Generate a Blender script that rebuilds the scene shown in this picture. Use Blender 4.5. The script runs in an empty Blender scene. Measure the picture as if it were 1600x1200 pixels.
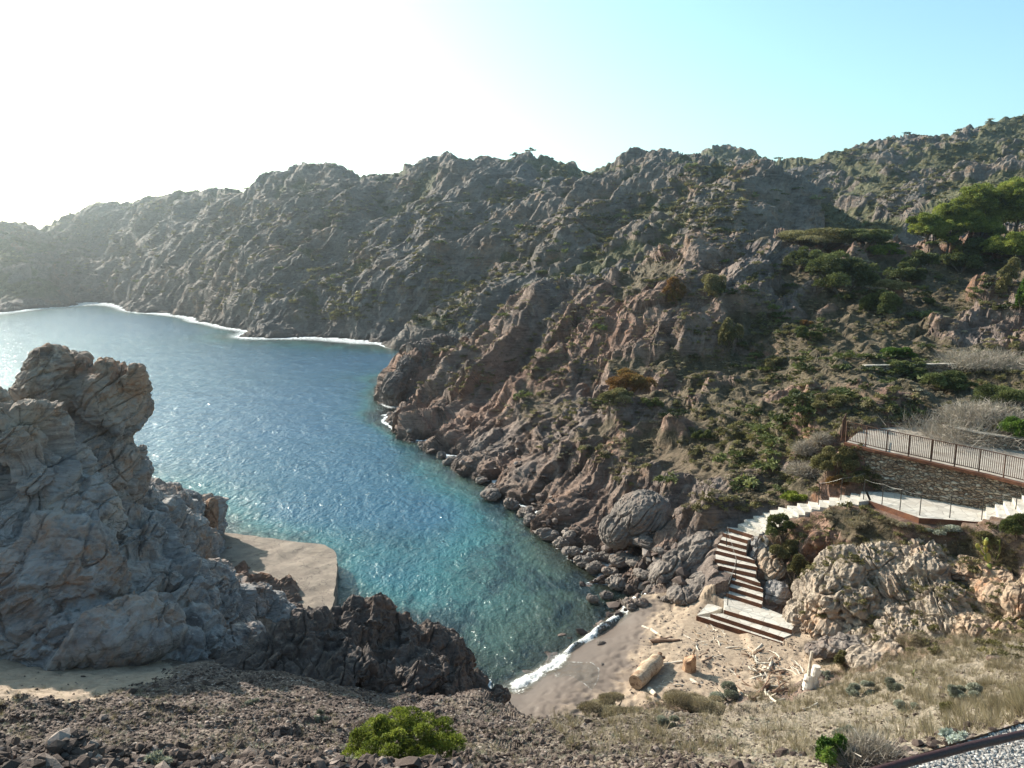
import bpy, bmesh, math, random
import numpy as np
from mathutils import Vector, Matrix
random.seed(7)
rng = np.random.default_rng(11)
F32 = np.float32
R = math.radians
scene = bpy.context.scene
COL = scene.collection

# ------------------------------------------------------------------ camera geometry
CAM_Z = 17.0
FOC = 1208.0                       # focal length for a 1600 px wide frame
PITCH = math.atan(210.0 / FOC)     # sea horizon sits 210 px above the middle
CT, ST = math.cos(PITCH), math.sin(PITCH)

def ray(px, py):
    a, b = (px - 800.0) / FOC, (600.0 - py) / FOC
    return a, CT + b * ST, -ST + b * CT

def at_z(px, py, z):
    a, y, zz = ray(px, py)
    k = (z - CAM_Z) / zz
    return Vector((a * k, y * k, z))

def at_d(px, py, d):
    a, y, zz = ray(px, py)
    k = d / y
    return Vector((a * k, d, CAM_Z + zz * k))

def project(X, Y, Z):
    dz = Z - CAM_Z
    zc = Y * CT - dz * ST
    return 800 + FOC * X / zc, 600 - FOC * (Y * ST + dz * CT) / zc

# ------------------------------------------------------------------ noise
def _h(ix, iy, iz, s):
    n = (ix.astype(np.uint32) * np.uint32(374761393) + iy.astype(np.uint32) * np.uint32(668265263)
         + iz.astype(np.uint32) * np.uint32(2147483647) + np.uint32((s * 1274126177) & 0xffffffff))
    n = (n ^ (n >> np.uint32(13))) * np.uint32(1274126177)
    n = n ^ (n >> np.uint32(16))
    n = n * np.uint32(2246822519)
    return n ^ (n >> np.uint32(15))

def _hf(h, sh=0):
    return ((h >> np.uint32(sh)) & np.uint32(1023)).astype(F32) * F32(1 / 511.5) - F32(1)

def perlin(x, y, z, s=0):
    x, y, z = (np.asarray(a, F32) for a in (x, y, z))
    xi, yi, zi = np.floor(x), np.floor(y), np.floor(z)
    fx, fy, fz = x - xi, y - yi, z - zi
    ix, iy, iz = xi.astype(np.int32), yi.astype(np.int32), zi.astype(np.int32)
    ux, uy, uz = (t * t * t * (t * (t * 6 - 15) + 10) for t in (fx, fy, fz))
    out = np.zeros(x.shape, F32)
    for dx in (0, 1):
        wx = ux if dx else 1 - ux
        for dy in (0, 1):
            wy = uy if dy else 1 - uy
            for dz in (0, 1):
                wz = uz if dz else 1 - uz
                h = _h(ix + dx, iy + dy, iz + dz, s)
                g = _hf(h) * (fx - dx) + _hf(h, 10) * (fy - dy) + _hf(h, 20) * (fz - dz)
                out += wx * wy * wz * g
    return out * F32(1.3)

def fbm(x, y, z, s=0, octs=4, gain=0.5):
    o, a = 0, 1.0
    for k in range(octs):
        o = o + perlin(x * 2 ** k, y * 2 ** k, z * 2 ** k, s + k) * a
        a *= gain
    return o

def cells(x, y, z, s=0, tilt=0.9, soft=0.16):
    """jagged blocks: each cell has its own height and its own tilt; also the distance to its centre and a hash"""
    x, y, z = (np.asarray(a, F32) for a in (x, y, z))
    bx, by, bz = np.floor(x - 0.5), np.floor(y - 0.5), np.floor(z - 0.5)
    b1 = np.full(x.shape, 1e9, F32); b2 = np.full(x.shape, 1e9, F32)
    v1 = np.zeros(x.shape, F32); v2 = np.zeros(x.shape, F32)
    idv = np.zeros(x.shape, F32)
    for dx in (0, 1):
        for dy in (0, 1):
            for dz in (0, 1):
                cx, cy, cz = bx + dx, by + dy, bz + dz
                h = _h(cx.astype(np.int32), cy.astype(np.int32), cz.astype(np.int32), s)
                px = x - (cx + 0.5 + _hf(h) * 0.38)
                py = y - (cy + 0.5 + _hf(h, 10) * 0.38)
                pz = z - (cz + 0.5 + _hf(h, 20) * 0.38)
                d = px * px + py * py + pz * pz
                h2 = _h(cx.astype(np.int32), cy.astype(np.int32), cz.astype(np.int32), s + 77)
                v = _hf(h2) * 0.42 + tilt * (_hf(h2, 10) * px + _hf(h2, 20) * py + _hf(h2, 5) * pz)
                m = d < b1
                m2 = (~m) & (d < b2)
                b2 = np.where(m, b1, np.where(m2, d, b2)); v2 = np.where(m, v1, np.where(m2, v, v2))
                b1 = np.where(m, d, b1); v1 = np.where(m, v, v1)
                idv = np.where(m, _hf(h2, 12) * 0.5 + 0.5, idv)
    b1 = np.sqrt(b1)
    k = 0.5 * (1 - sstep(0, soft, np.sqrt(b2) - b1))
    return v1 * (1 - k) + v2 * k, b1, idv

# strata: schist beds that dip, so the blocks are long along one direction
def strata(X, Y, Z, ang=0.6, dip=0.7, st=2.6):
    c, s = math.cos(ang), math.sin(ang)
    a = (X * c + Y * s)
    b = (-X * s + Y * c)
    cd, sd = math.cos(dip), math.sin(dip)
    a2 = a * cd + Z * sd
    z2 = -a * sd + Z * cd
    return a2 / st, b, z2 * 1.15

def sstep(a, b, x):
    t = np.clip((x - a) / (b - a), 0, 1)
    return t * t * (3 - 2 * t)

# ------------------------------------------------------------------ object helpers
def tag(o, label=None, cat=None, group=None, kind=None):
    if label: o['label'] = label
    if cat: o['category'] = cat
    if group: o['group'] = group
    if kind: o['kind'] = kind
    return o

def link(name, me, mat=None, parent=None, loc=None, rz=None):
    o = bpy.data.objects.new(name, me)
    COL.objects.link(o)
    if mat is not None and me is not None and len(me.materials) == 0:
        for m in (mat if isinstance(mat, (list, tuple)) else [mat]):
            me.materials.append(m)
    if parent is not None: o.parent = parent
    if loc is not None: o.location = loc
    if rz is not None: o.rotation_euler = (0, 0, rz)
    return o

def empty(name, loc=(0, 0, 0), rz=0):
    o = bpy.data.objects.new(name, None)
    COL.objects.link(o)
    o.empty_display_size = 0.2
    o.location = loc
    o.rotation_euler = (0, 0, rz)
    return o

def copy_thing(o, loc=None, rot=None, scale=None, parent=None):
    c = o.copy()
    COL.objects.link(c)
    if parent is not None: c.parent = parent
    for ch in [k for k in bpy.data.objects if k.parent == o] if parent is None else list(o.children):
        copy_thing(ch, parent=c)
    if loc is not None: c.location = loc
    if rot is not None: c.rotation_euler = rot
    if scale is not None: c.scale = scale
    return c

def np_mesh(name, V, Fq, smooth=True, attrs=None):
    V = np.ascontiguousarray(V, F32)
    Fq = np.ascontiguousarray(Fq, np.int32)
    k = Fq.shape[1]
    me = bpy.data.meshes.new(name)
    me.vertices.add(len(V))
    me.vertices.foreach_set('co', V.ravel())
    me.loops.add(Fq.size)
    me.loops.foreach_set('vertex_index', Fq.ravel())
    me.polygons.add(len(Fq))
    me.polygons.foreach_set('loop_start', np.arange(0, Fq.size, k, dtype=np.int32))
    me.polygons.foreach_set('loop_total', np.full(len(Fq), k, np.int32))
    me.polygons.foreach_set('use_smooth', np.full(len(Fq), smooth, bool))
    for an, av in (attrs or {}).items():
        a = me.attributes.new(an, 'FLOAT', 'POINT')
        a.data.foreach_set('value', np.ascontiguousarray(av, F32))
    me.update(calc_edges=True)
    return me

class MB:
    """collects boxes, prisms, bars and tubes and links them as one mesh object"""
    def __init__(s):
        s.v, s.f = [], []
    def add(s, vs, fs):
        n = len(s.v)
        s.v += [tuple(p) for p in vs]
        s.f += [tuple(i + n for i in f) for f in fs]
        return s
    def prism(s, top, z0):
        """top: list of points; bottom is the same outline at height z0 (number or list)"""
        n = len(top)
        zb = z0 if isinstance(z0, (list, tuple)) else [z0] * n
        vs = [tuple(p) for p in top] + [(p[0], p[1], b) for p, b in zip(top, zb)]
        fs = [tuple(range(n)), tuple(range(2 * n - 1, n - 1, -1))]
        fs += [(i, i + n, (i + 1) % n + n, (i + 1) % n) for i in range(n)]
        return s.add(vs, fs)
    def box(s, c, size, rz=0):
        x, y, z = (k / 2 for k in size)
        co, si = math.cos(rz), math.sin(rz)
        vs = []
        for dx, dy, dz in ((-x, -y, -z), (x, -y, -z), (x, y, -z), (-x, y, -z), (-x, -y, z), (x, -y, z), (x, y, z), (-x, y, z)):
            vs.append((c[0] + dx * co - dy * si, c[1] + dx * si + dy * co, c[2] + dz))
        return s.add(vs, [(0, 3, 2, 1), (4, 5, 6, 7), (0, 1, 5, 4), (1, 2, 6, 5), (2, 3, 7, 6), (3, 0, 4, 7)])
    def tube(s, pts, rad, n=8, caps=True):
        pts = [Vector(p) for p in pts]
        rs = rad if isinstance(rad, (list, tuple)) else [rad] * len(pts)
        base = len(s.v)
        prev = None
        for i, p in enumerate(pts):
            t = (pts[min(i + 1, len(pts) - 1)] - pts[max(i - 1, 0)]).normalized()
            up = Vector((0, 0, 1)) if abs(t.z) < 0.95 else Vector((1, 0, 0))
            if prev is not None:
                up = prev
            a = t.cross(up)
            if a.length < 1e-5: a = t.cross(Vector((0, 1, 0)))
            a.normalize()
            b = a.cross(t).normalized()
            prev = b
            for k in range(n):
                q = 2 * math.pi * k / n
                s.v.append(tuple(p + (a * math.cos(q) + b * math.sin(q)) * rs[i]))
        for i in range(len(pts) - 1):
            for k in range(n):
                k2 = (k + 1) % n
                s.f.append((base + i * n + k, base + i * n + k2, base + (i + 1) * n + k2, base + (i + 1) * n + k))
        if caps:
            s.f.append(tuple(base + k for k in range(n - 1, -1, -1)))
            e = base + (len(pts) - 1) * n
            s.f.append(tuple(e + k for k in range(n)))
        return s
    def build(s, name, mat, parent=None, smooth=False, bevel=0, loc=None):
        me = bpy.data.meshes.new(name)
        me.from_pydata(s.v, [], s.f)
        if smooth: me.polygons.foreach_set('use_smooth', [True] * len(me.polygons))
        me.update()
        o = link(name, me, mat, parent, loc)
        if bevel:
            m = o.modifiers.new('bevel', 'BEVEL'); m.width = bevel; m.segments = 2; m.limit_method = 'ANGLE'
        return o

# ------------------------------------------------------------------ node helpers
class NT:
    def __init__(s, name, world=False):
        s.m = bpy.data.materials.new(name)
        s.m.use_nodes = True
        s.t = s.m.node_tree
        s.t.nodes.clear()
        s.out = s.t.nodes.new('ShaderNodeOutputMaterial')
    def n(s, typ, **kw):
        nd = s.t.nodes.new(typ)
        for k, v in kw.items():
            setattr(nd, k, v)
        return nd
    def L(s, a, b):
        s.t.links.new(a, b)
    def put(s, sock, v):
        if v is None: return
        if hasattr(v, 'is_output') or isinstance(v, bpy.types.NodeSocket): s.L(v, sock)
        else:
            if isinstance(v, (tuple, list)) and len(v) == 3 and sock.type == 'RGBA': v = (*v, 1)
            sock.default_value = v
    def math(s, op, a, b=None, c=None, clamp=False):
        nd = s.n('ShaderNodeMath', operation=op, use_clamp=clamp)
        s.put(nd.inputs[0], a); s.put(nd.inputs[1], b); s.put(nd.inputs[2], c)
        return nd.outputs[0]
    def mix(s, f, a, b, mode='MIX'):
        nd = s.n('ShaderNodeMix', data_type='RGBA', blend_type=mode)
        s.put(nd.inputs[0], f); s.put(nd.inputs[6], a); s.put(nd.inputs[7], b)
        return nd.outputs[2]
    def ramp(s, v, stops, interp='LINEAR'):
        nd = s.n('ShaderNodeValToRGB')
        cr = nd.color_ramp
        cr.interpolation = interp
        while len(cr.elements) < len(stops): cr.elements.new(0.5)
        for e, (p, c) in zip(cr.elements, stops):
            e.position = p
            e.color = (*c, 1) if isinstance(c, (tuple, list)) else (c, c, c, 1)
        s.put(nd.inputs[0], v)
        return nd.outputs[0]
    def mr(s, v, a, b, c=0.0, d=1.0):
        nd = s.n('ShaderNodeMapRange')
        nd.clamp = True
        s.put(nd.inputs[0], v)
        for i, x in zip((1, 2, 3, 4), (a, b, c, d)): s.put(nd.inputs[i], x)
        return nd.outputs[0]
    def pos(s):
        return s.n('ShaderNodeNewGeometry').outputs['Position']
    def obj(s):
        return s.n('ShaderNodeTexCoord').outputs['Object']
    def mapping(s, v, loc=(0, 0, 0), rot=(0, 0, 0), scale=(1, 1, 1)):
        nd = s.n('ShaderNodeMapping')
        s.put(nd.inputs[0], v)
        nd.inputs[1].default_value = loc; nd.inputs[2].default_value = rot; nd.inputs[3].default_value = scale
        return nd.outputs[0]
    def noise(s, vec, scale, detail=4, rough=0.55, dist=0, typ='FBM'):
        nd = s.n('ShaderNodeTexNoise')
        nd.noise_type = typ
        s.put(nd.inputs['Vector'], vec)
        nd.inputs['Scale'].default_value = scale; nd.inputs['Detail'].default_value = detail
        nd.inputs['Roughness'].default_value = rough; nd.inputs['Distortion'].default_value = dist
        return nd.outputs[0]
    def voro(s, vec, scale, feature='F1', out='Distance', rand=1.0):
        nd = s.n('ShaderNodeTexVoronoi', feature=feature)
        s.put(nd.inputs['Vector'], vec)
        nd.inputs['Scale'].default_value = scale
        nd.inputs['Randomness'].default_value = rand
        return nd.outputs[out]
    def attr(s, name):
        return s.n('ShaderNodeAttribute', attribute_name=name).outputs['Fac']
    def bump(s, h, strength=0.5, dist=0.05, normal=None):
        nd = s.n('ShaderNodeBump')
        s.put(nd.inputs['Height'], h); nd.inputs['Strength'].default_value = strength
        nd.inputs['Distance'].default_value = dist
        s.put(nd.inputs['Normal'], normal)
        return nd.outputs[0]
    def principled(s, color, rough=0.8, metal=0.0, normal=None, spec=0.3, **kw):
        nd = s.n('ShaderNodeBsdfPrincipled')
        s.put(nd.inputs['Base Color'], color); s.put(nd.inputs['Roughness'], rough)
        s.put(nd.inputs['Metallic'], metal); s.put(nd.inputs['Normal'], normal)
        s.put(nd.inputs['Specular IOR Level'], spec)
        for k, v in kw.items(): s.put(nd.inputs[k], v)
        return nd.outputs[0]
    def surf(s, sh):
        s.L(sh, s.out.inputs['Surface'])
        return s.m
# ------------------------------------------------------------------ terrain control points
CP = []          # (X, Y, Z)
def cz(z, *pts):
    for px, py in pts: CP.append(tuple(at_z(px, py, z)))
def cd(*pts):
    for px, py, d in pts: CP.append(tuple(at_d(px, py, d)))
def cw(z_and_pts):
    for px, d, z in z_and_pts: CP.append(((px - 800) / FOC * d, d, z))
def sz(z, *pts):     # position where the ray meets the water plane, sea bed height z
    for px, py in pts:
        p = at_z(px, py, 0); CP.append((p.x, p.y, z))

# waterline, right shore and spur tip
cz(0, (800,1078),(835,1052),(870,1030),(915,1002),(960,975),(1000,940),(985,925),(960,915),(930,897),(905,880),(880,858),
   (860,835),(835,815),(810,795),(790,775),(770,760),(745,745),(720,730),(700,716),(680,705),(660,692),(640,680),(618,663),(600,652),(585,645))
# waterline far ridge and left headland
cz(0, (640,536),(600,536),(560,535),(520,531),(480,528),(430,527),(390,526),(380,516),(330,507),(295,498),(260,492),(220,488),(185,480),
   (150,474),(122,474),(112,478),(80,481),(60,482),(30,485),(0,488),(-60,494),(-150,500),(-300,510))
# spur tip and hidden inlet behind it
cw([(590,90,0),(612,98,0),(640,104,0),(680,112,0.3),(720,124,0.5),(690,134,0.3),(650,140,0)])
# left shore (behind the crag) and foot of the dark rock
cz(0, (770,1075),(745,1062),(720,1020),(650,990),(590,970),(535,965))
cw([(500,33,0),(440,41,-1.0),(340,44,-0.8),(200,49,0),(0,47,0),(-200,50,0),(-400,55,0)])
# sea bed
cz(1.5, (607,638),(618,645),(636,660),(612,630)); sz(-2.6, (572,640),(570,655),(590,668),(615,685),(575,625),(640,702)); sz(-2.0,(690,745),(740,778),(780,812),(660,722))
sz(-5, (500,700),(300,600),(200,530),(450,600),(300,560),(100,540),(0,600),(400,700),(550,600),(500,560),(600,560),(0,520),(-150,560),(-400,560),(-400,700))
sz(-4, (560,800),(600,750),(450,800),(550,690),(690,800)); sz(-3, (650,900),(620,860),(700,860),(580,900)); sz(-2, (740,900),(790,860),(700,960),(640,950))
sz(-1.2, (850,930),(780,980),(740,1010),(850,890)); sz(-0.6, (800,1035),(860,990),(930,930),(905,950),(760,1050))
cw([(560,95,-4),(570,110,-5),(620,125,-3)])
# beach
cz(0.55, (850,1095),(900,1060),(950,1025),(990,985)); cz(0.75, (985,1075),(1000,1030),(1020,985),(1040,950),(1060,930))
cz(0.95, (1060,1050),(1080,1005),(1100,980),(1130,1040)); cz(1.1, (1180,1060),(1160,1000),(1210,1030)); cz(1.5,(1260,1070),(1290,1040))
cz(0.7, (880,1106),(930,1104)); cz(1.0, (1000,1092),(1080,1085)); cz(1.5,(1180,1092)); cz(1.9,(1250,1095))
# rubble shore between beach and slope
cz(0.7, (1000,925),(960,890)); cz(1.0,(1060,905),(1010,895)); cz(1.6,(1110,925)); cz(0.9,(1080,945))
# spur slope
cd((1100,850,36.5),(1060,800,40),(1130,780,38.5),(1200,780,37.5),(1230,740,39.5),(1200,700,43),(1100,700,47),(1200,600,52),(1100,600,58),(1100,500,68),
   (1130,420,76),(1145,358,82),(1100,388,84),(1060,402,84),(1000,428,83),(900,452,84),(830,478,88),(760,524,92),(700,536,94),(640,547,92),(620,585,87),(608,612,84.5),
   (900,845,42.5),(960,860,39.5),(900,750,49),(900,650,58),(900,550,70),(1000,840,40.5),(1000,700,50),(1000,600,60),(1000,500,71),(950,780,45),
   (800,740,54),(800,690,59),(800,620,67),(800,550,78),(700,660,71),(700,600,80),(700,565,87),(640,640,82),(660,670,74),(860,800,46))
cd((1300,500,63),(1300,440,73),(1210,372,86),(1280,366,90),(1350,366,90),(1200,480,69),(1240,420,77),(1200,420,77))
cd((1400,620,44.5),(1360,640,42),(1300,640,43),(1280,700,39.5),(1300,740,38),(1300,580,50),(1430,590,50),(1500,580,51),(1450,500,62),(1450,430,75),(1420,392,86),(1480,388,88),
   (1560,420,77),(1600,390,79),(1600,500,58),(1700,380,76),(1700,500,58),(1540,540,55),(1600,620,43),(1540,640,42.5),(1700,620,44),(1340,560,54),
   (1560,360,92),(1640,350,92),(1800,330,86),(1900,450,62))
# hidden ground behind the spur crest
cw([(560,100,-3),(640,100,1.0),(700,104,1.0),(760,106,3),(830,104,5),(900,102,7.0),(1000,99,10),(1130,98,14),(1280,108,15),(1450,108,17),(1600,110,19),
    (760,118,3),(850,118,5),(1000,114,8.5),(1130,114,12),(1280,122,15),(1450,125,17),(1650,125,21),(1900,110,22)])
# far ridge
cd((660,515,137),(700,500,139),(760,480,137),(850,440,136),(950,415,130),(700,400,158),(620,420,158),(700,300,180),(850,350,155),(1000,400,130),(1000,320,150),(1100,340,132),
   (1200,340,126),(550,450,162),(550,350,184),(400,450,172),(400,350,202),(250,400,238),(330,450,190),(270,460,215),(170,420,265),(120,440,262),(150,390,285),(480,400,178),
   (600,300,196),(780,300,176),(900,290,168))
cd((100,345,315),(120,331,312),(150,316,308),(200,310,300),(250,301,288),(300,298,275),(350,293,262),(400,284,250),(450,276,240),(495,266,232),(540,261,225),(580,266,220),(625,268,216),
   (670,240,208),(700,241,205),(740,244,202),(760,236,200),(830,238,194),(890,243,190),(910,248,188),(960,236,183),(1005,226,178),(1025,230,175),(1060,244,170),(1100,256,164),
   (1190,272,152),(1260,302,143),(1310,332,136),(1350,352,131))
# left headland
cd((50,430,240),(0,420,240),(0,346,285),(45,347,290),(75,351,300),(95,440,240),(-80,350,280),(-250,365,270),(-80,430,240),(60,395,262),(-400,380,270))
# behind
cw([(85,345,12),(200,330,14),(400,290,14),(600,250,16),(800,235,20),(950,225,22),(1050,215,28),(1130,200,30),(1220,180,24),(1300,165,18),(1360,150,16),(1400,160,20),
    (0,330,8),(-200,310,6),(100,400,-4),(400,400,-4),(700,400,-4),(1000,420,10),(-300,400,-4)])
cd((1090,238,272),(1140,227,270),(1180,240,262),(1230,252,250),(1262,256,240),(1290,244,232),(1350,222,222),(1400,228,218),(1440,218,214),(1500,206,211),(1550,194,208),(1600,180,206),(1700,150,204),(1850,120,200),
   (1270,300,200),(1350,300,182),(1500,290,168),(1420,340,150),(1600,290,152),(1600,240,178),(1420,260,196),(1700,260,150),(1850,250,140),(1180,262,225))
cw([(1100,320,30),(1350,300,30),(1600,300,40),(1850,300,45),(1350,420,15),(1700,420,20)])
# stairs, path, road ground (slightly below the built surfaces)
cz(1.35,(1180,945),(1240,975)); cz(3.2,(1150,838)); cz(4.3,(1210,803)); cz(5.3,(1270,785)); cz(5.8,(1350,778),(1420,785),(1500,800),(1560,800)); cz(6.1,(1600,790),(1700,790))
cz(7.6,(1345,682),(1400,690),(1480,712),(1560,735),(1620,750),(1420,662),(1500,690),(1600,720),(1700,770))
# outcrop to the right of the stairs, below the path
cd((1230,880,33.2),(1300,830,33.2),(1400,850,31.5),(1500,850,30.8),(1600,840,30),(1700,850,30))
cd((1240,990,31.2),(1270,940,31.6),(1330,960,29.5),(1400,960,28.6),(1500,960,27.6),(1600,960,26.5),(1700,960,26),(1320,890,31.5))
cd((1310,1010,28.6),(1400,1020,25.6),(1500,1020,23.8),(1600,1020,22),(1750,1020,21))
cd((1330,1060,24.5),(1420,1080,20.5),(1520,1080,17.5),(1600,1070,16),(1750,1060,14))
# foreground slope
cd((760,1090,20.5),(820,1118,19.5),(900,1120,19.0),(1000,1118,18.5),(1100,1118,18),(1200,1120,18),(1300,1120,17),
   (760,1150,14),(900,1150,13.5),(1050,1150,13),(1200,1155,12.2),(1350,1150,11.5),(1450,1140,10.5),(1550,1130,9),
   (800,1200,9.6),(950,1200,9.3),(1100,1200,8.8),(1250,1200,7.2),(600,1150,13.5),(600,1200,9.5),(450,1150,12.8),(450,1200,9.5),(300,1150,12),(300,1200,9.2),(150,1150,11.8),(150,1200,9),(0,1150,11.5),(0,1200,8.8),
   (600,1100,18.5),(450,1090,17),(300,1100,15),(250,1080,16.5),(150,1090,15.6),(0,1100,14.5),(450,1060,18.6),(650,1085,20.5),(720,1095,21))
cd((200,1062,18),(100,1058,18),(0,1050,18),(-100,1050,18),(300,1045,19.3),(0,1020,20),(380,1040,20))
cw([(0,26,4.5),(200,26,3.5),(350,26,2.5),(500,26,1.8),(620,25,1.6),(700,25,0.8),(750,24.5,0.6),(300,34,1.2),(100,34,2.5),(0,40,1.5),(-200,30,6),(-300,20,8),(-400,40,2),(430,34,0.6),
    (820,23.5,1.0),(900,23.2,1.1),(1000,23.0,1.5),(1100,22.5,2.0),(1200,22.3,2.6),(380,40,0.3)])
cw([(-300,9,11.5),(0,5,13.4),(400,5,13.3),(800,5,13.2),(1200,5,13.2),(1500,5,13.4),(1900,5,13.5),(0,3,14),(800,3,14),(1600,3,14),(-400,5,13.5),(1900,10,12.5),(1900,16,10),(1900,24,8),(1900,34,7.5),(1900,45,9.5),
    (2000,80,18),(2000,150,25)])
CP = np.array(CP, float)

# smooth surface through the control points, fitted over bearing and log distance
cu, cv = CP[:, 0] / CP[:, 1], np.log(CP[:, 1])
def _phi(r2): return np.sqrt(r2 + 0.0006)
_A = _phi((cu[:, None] - cu[None]) ** 2 + (cv[:, None] - cv[None]) ** 2)
_n = len(CP)
_M = np.zeros((_n + 3, _n + 3))
_M[:_n, :_n] = _A - np.eye(_n) * 0.002
_M[:_n, _n] = 1; _M[:_n, _n + 1] = cu; _M[:_n, _n + 2] = cv
_M[_n:, :_n] = _M[:_n, _n:].T
_w = np.linalg.solve(_M, np.concatenate([CP[:, 2], [0, 0, 0]]))
U0, U1, NUc = -1.05, 1.05, 281
V0, V1, NVc = math.log(2.6), math.log(430.0), 561
_ug = np.linspace(U0, U1, NUc); _vg = np.linspace(V0, V1, NVc)
BASE = np.zeros((NUc, NVc))
for i, u in enumerate(_ug):
    BASE[i] = _phi((u - cu[None]) ** 2 + (_vg[:, None] - cv[None]) ** 2) @ _w[:_n] + _w[_n] + _w[_n + 1] * u + _w[_n + 2] * _vg
BASE = BASE.astype(F32)

def base_uv(u, v):
    a = np.clip((u - U0) / (U1 - U0) * (NUc - 1), 0, NUc - 1.001)
    b = np.clip((v - V0) / (V1 - V0) * (NVc - 1), 0, NVc - 1.001)
    i, j = a.astype(np.int32), b.astype(np.int32)
    fa, fb = (a - i).astype(F32), (b - j).astype(F32)
    return (BASE[i, j] * (1 - fa) * (1 - fb) + BASE[i + 1, j] * fa * (1 - fb) + BASE[i, j + 1] * (1 - fa) * fb + BASE[i + 1, j + 1] * fa * fb)

def base_xy(X, Y):
    Y = np.maximum(Y, 2.0)
    return base_uv(X / Y, np.log(Y))

def base_normal(X, Y):
    e = np.maximum(Y * 0.008, 0.05)
    gx = (base_xy(X + e, Y) - base_xy(X - e, Y)) / (2 * e)
    gy = (base_xy(X, Y + e) - base_xy(X, Y - e)) / (2 * e)
    n = np.stack([-gx, -gy, np.ones_like(gx)], -1)
    return n / np.linalg.norm(n, axis=-1, keepdims=True), np.sqrt(gx * gx + gy * gy)

# ------------------------------------------------------------------ stairs / path definition (pixel of front edge + height)
STEP = []      # (L, R, z) front edges on top of each step, from the beach up
_lo = [((1089,962),(1224,1005)),((1111,959),(1225,996)),((1132,953),(1237,984)),
       ((1136,927),(1190,944)),((1140,917),(1192,933)),((1143,906),(1192,920)),((1146,897),(1188,911)),((1125,884),(1181,897)),((1118,873),(1183,886)),((1119,860),(1179,875)),
       ((1122,851),(1166,863)),((1126,843),(1166,853)),((1130,833),(1168,844)),((1136,824),(1176,836))]
_z = 1.18
for l, r in _lo:
    STEP.append((at_z(*l, _z), at_z(*r, _z), _z)); _z += 0.18
_hi = [((1153,819),(1186,834)),((1163,812),(1196,829)),((1177,806),(1206,824)),((1192,801),(1217,818)),((1203,797),(1228,812)),((1216,792),(1238,806)),((1230,790),(1248,804)),
       ((1246,786),(1258,800)),((1263,783),(1268,795)),((1279,781),(1281,792)),((1296,777),(1295,789)),((1313,773),(1310,787)),((1330,770),(1326,786)),((1346,768),(1342,784))]
for l, r in _hi:
    STEP.append((at_z(*l, _z), at_z(*r, _z), _z)); _z += 0.155
PATH_Z = _z - 0.155
# broad shallow path: edge points far side / near side and height
PATH = [((1352,768),(1358,782)),((1385,769),(1385,791)),((1410,770),(1411,800)),((1437,777),(1437,809)),((1470,784),(1472,811)),((1500,785),(1500,813)),((1522,784),(1523,815)),((1541,783),(1541,815))]
PATH3 = [(at_z(*a, PATH_Z), at_z(*b, PATH_Z)) for a, b in PATH]
_end = [((1541,783),(1541,815)),((1553,780),(1562,812)),((1565,776),(1580,809)),((1577,770),(1600,806)),((1590,766),(1625,803)),((1610,763),(1655,800))]
ENDSTEP = [(at_z(*a, PATH_Z + 0.2 * (k + 1)), at_z(*b, PATH_Z + 0.2 * (k + 1)), PATH_Z + 0.2 * (k + 1)) for k, (a, b) in enumerate(_end)]
# road edge (top of the retaining wall) near/left to near/right, and its inner edge
def rz_px(px): return float(np.interp(px, [1322, 1440, 1540, 1600, 1780], [7.75, 7.5, 7.28, 7.15, 6.95]))
ROAD_OUT = [at_z(px, py, rz_px(px)) for px, py in ((1322,690),(1370,702),(1420,713),(1480,727),(1540,741),(1600,757),(1680,778),(1780,806))]
ROAD_IN = [at_z(px, py, rz_px(px)) for px, py in ((1345,672),(1395,668),(1445,668),(1490,681),(1530,694),(1600,706),(1680,716),(1780,730))]
_rp = np.array([[p.x, p.y, 1] for p in ROAD_OUT + ROAD_IN]); _rc = np.linalg.lstsq(_rp, np.array([p.z for p in ROAD_OUT + ROAD_IN]), rcond=None)[0]
for _p in ROAD_OUT + ROAD_IN: _p.z = float(_rc[0] * _p.x + _rc[1] * _p.y + _rc[2])

_CL = [((a + b) / 2, z - 0.22, (a - b).length / 2) for a, b, z in STEP] + [((a + b) / 2, PATH_Z - 0.25, (a - b).length / 2) for a, b in PATH3] + [((a + b) / 2, z - 0.25, (a - b).length / 2) for a, b, z in ENDSTEP]
def seg_blend(X, Y, Z, line, fall=1.1):
    """pull the ground to the line's height near it"""
    bw = np.zeros(X.shape, F32); bz = np.zeros(X.shape, F32)
    for (p, z0, w0), (q, z1, w1) in zip(line[:-1], line[1:]):
        dx, dy = q.x - p.x, q.y - p.y
        L2 = dx * dx + dy * dy + 1e-9
        t = np.clip(((X - p.x) * dx + (Y - p.y) * dy) / L2, 0, 1)
        d = np.hypot(X - p.x - t * dx, Y - p.y - t * dy)
        w = 1 - sstep(0, fall, d - (w0 + (w1 - w0) * t) * 1.0 - 0.05)
        zz = z0 + (z1 - z0) * t
        m = w > bw
        bz = np.where(m, zz, bz); bw = np.where(m, w, bw)
    return Z * (1 - bw) + bz * bw, bw

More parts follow.
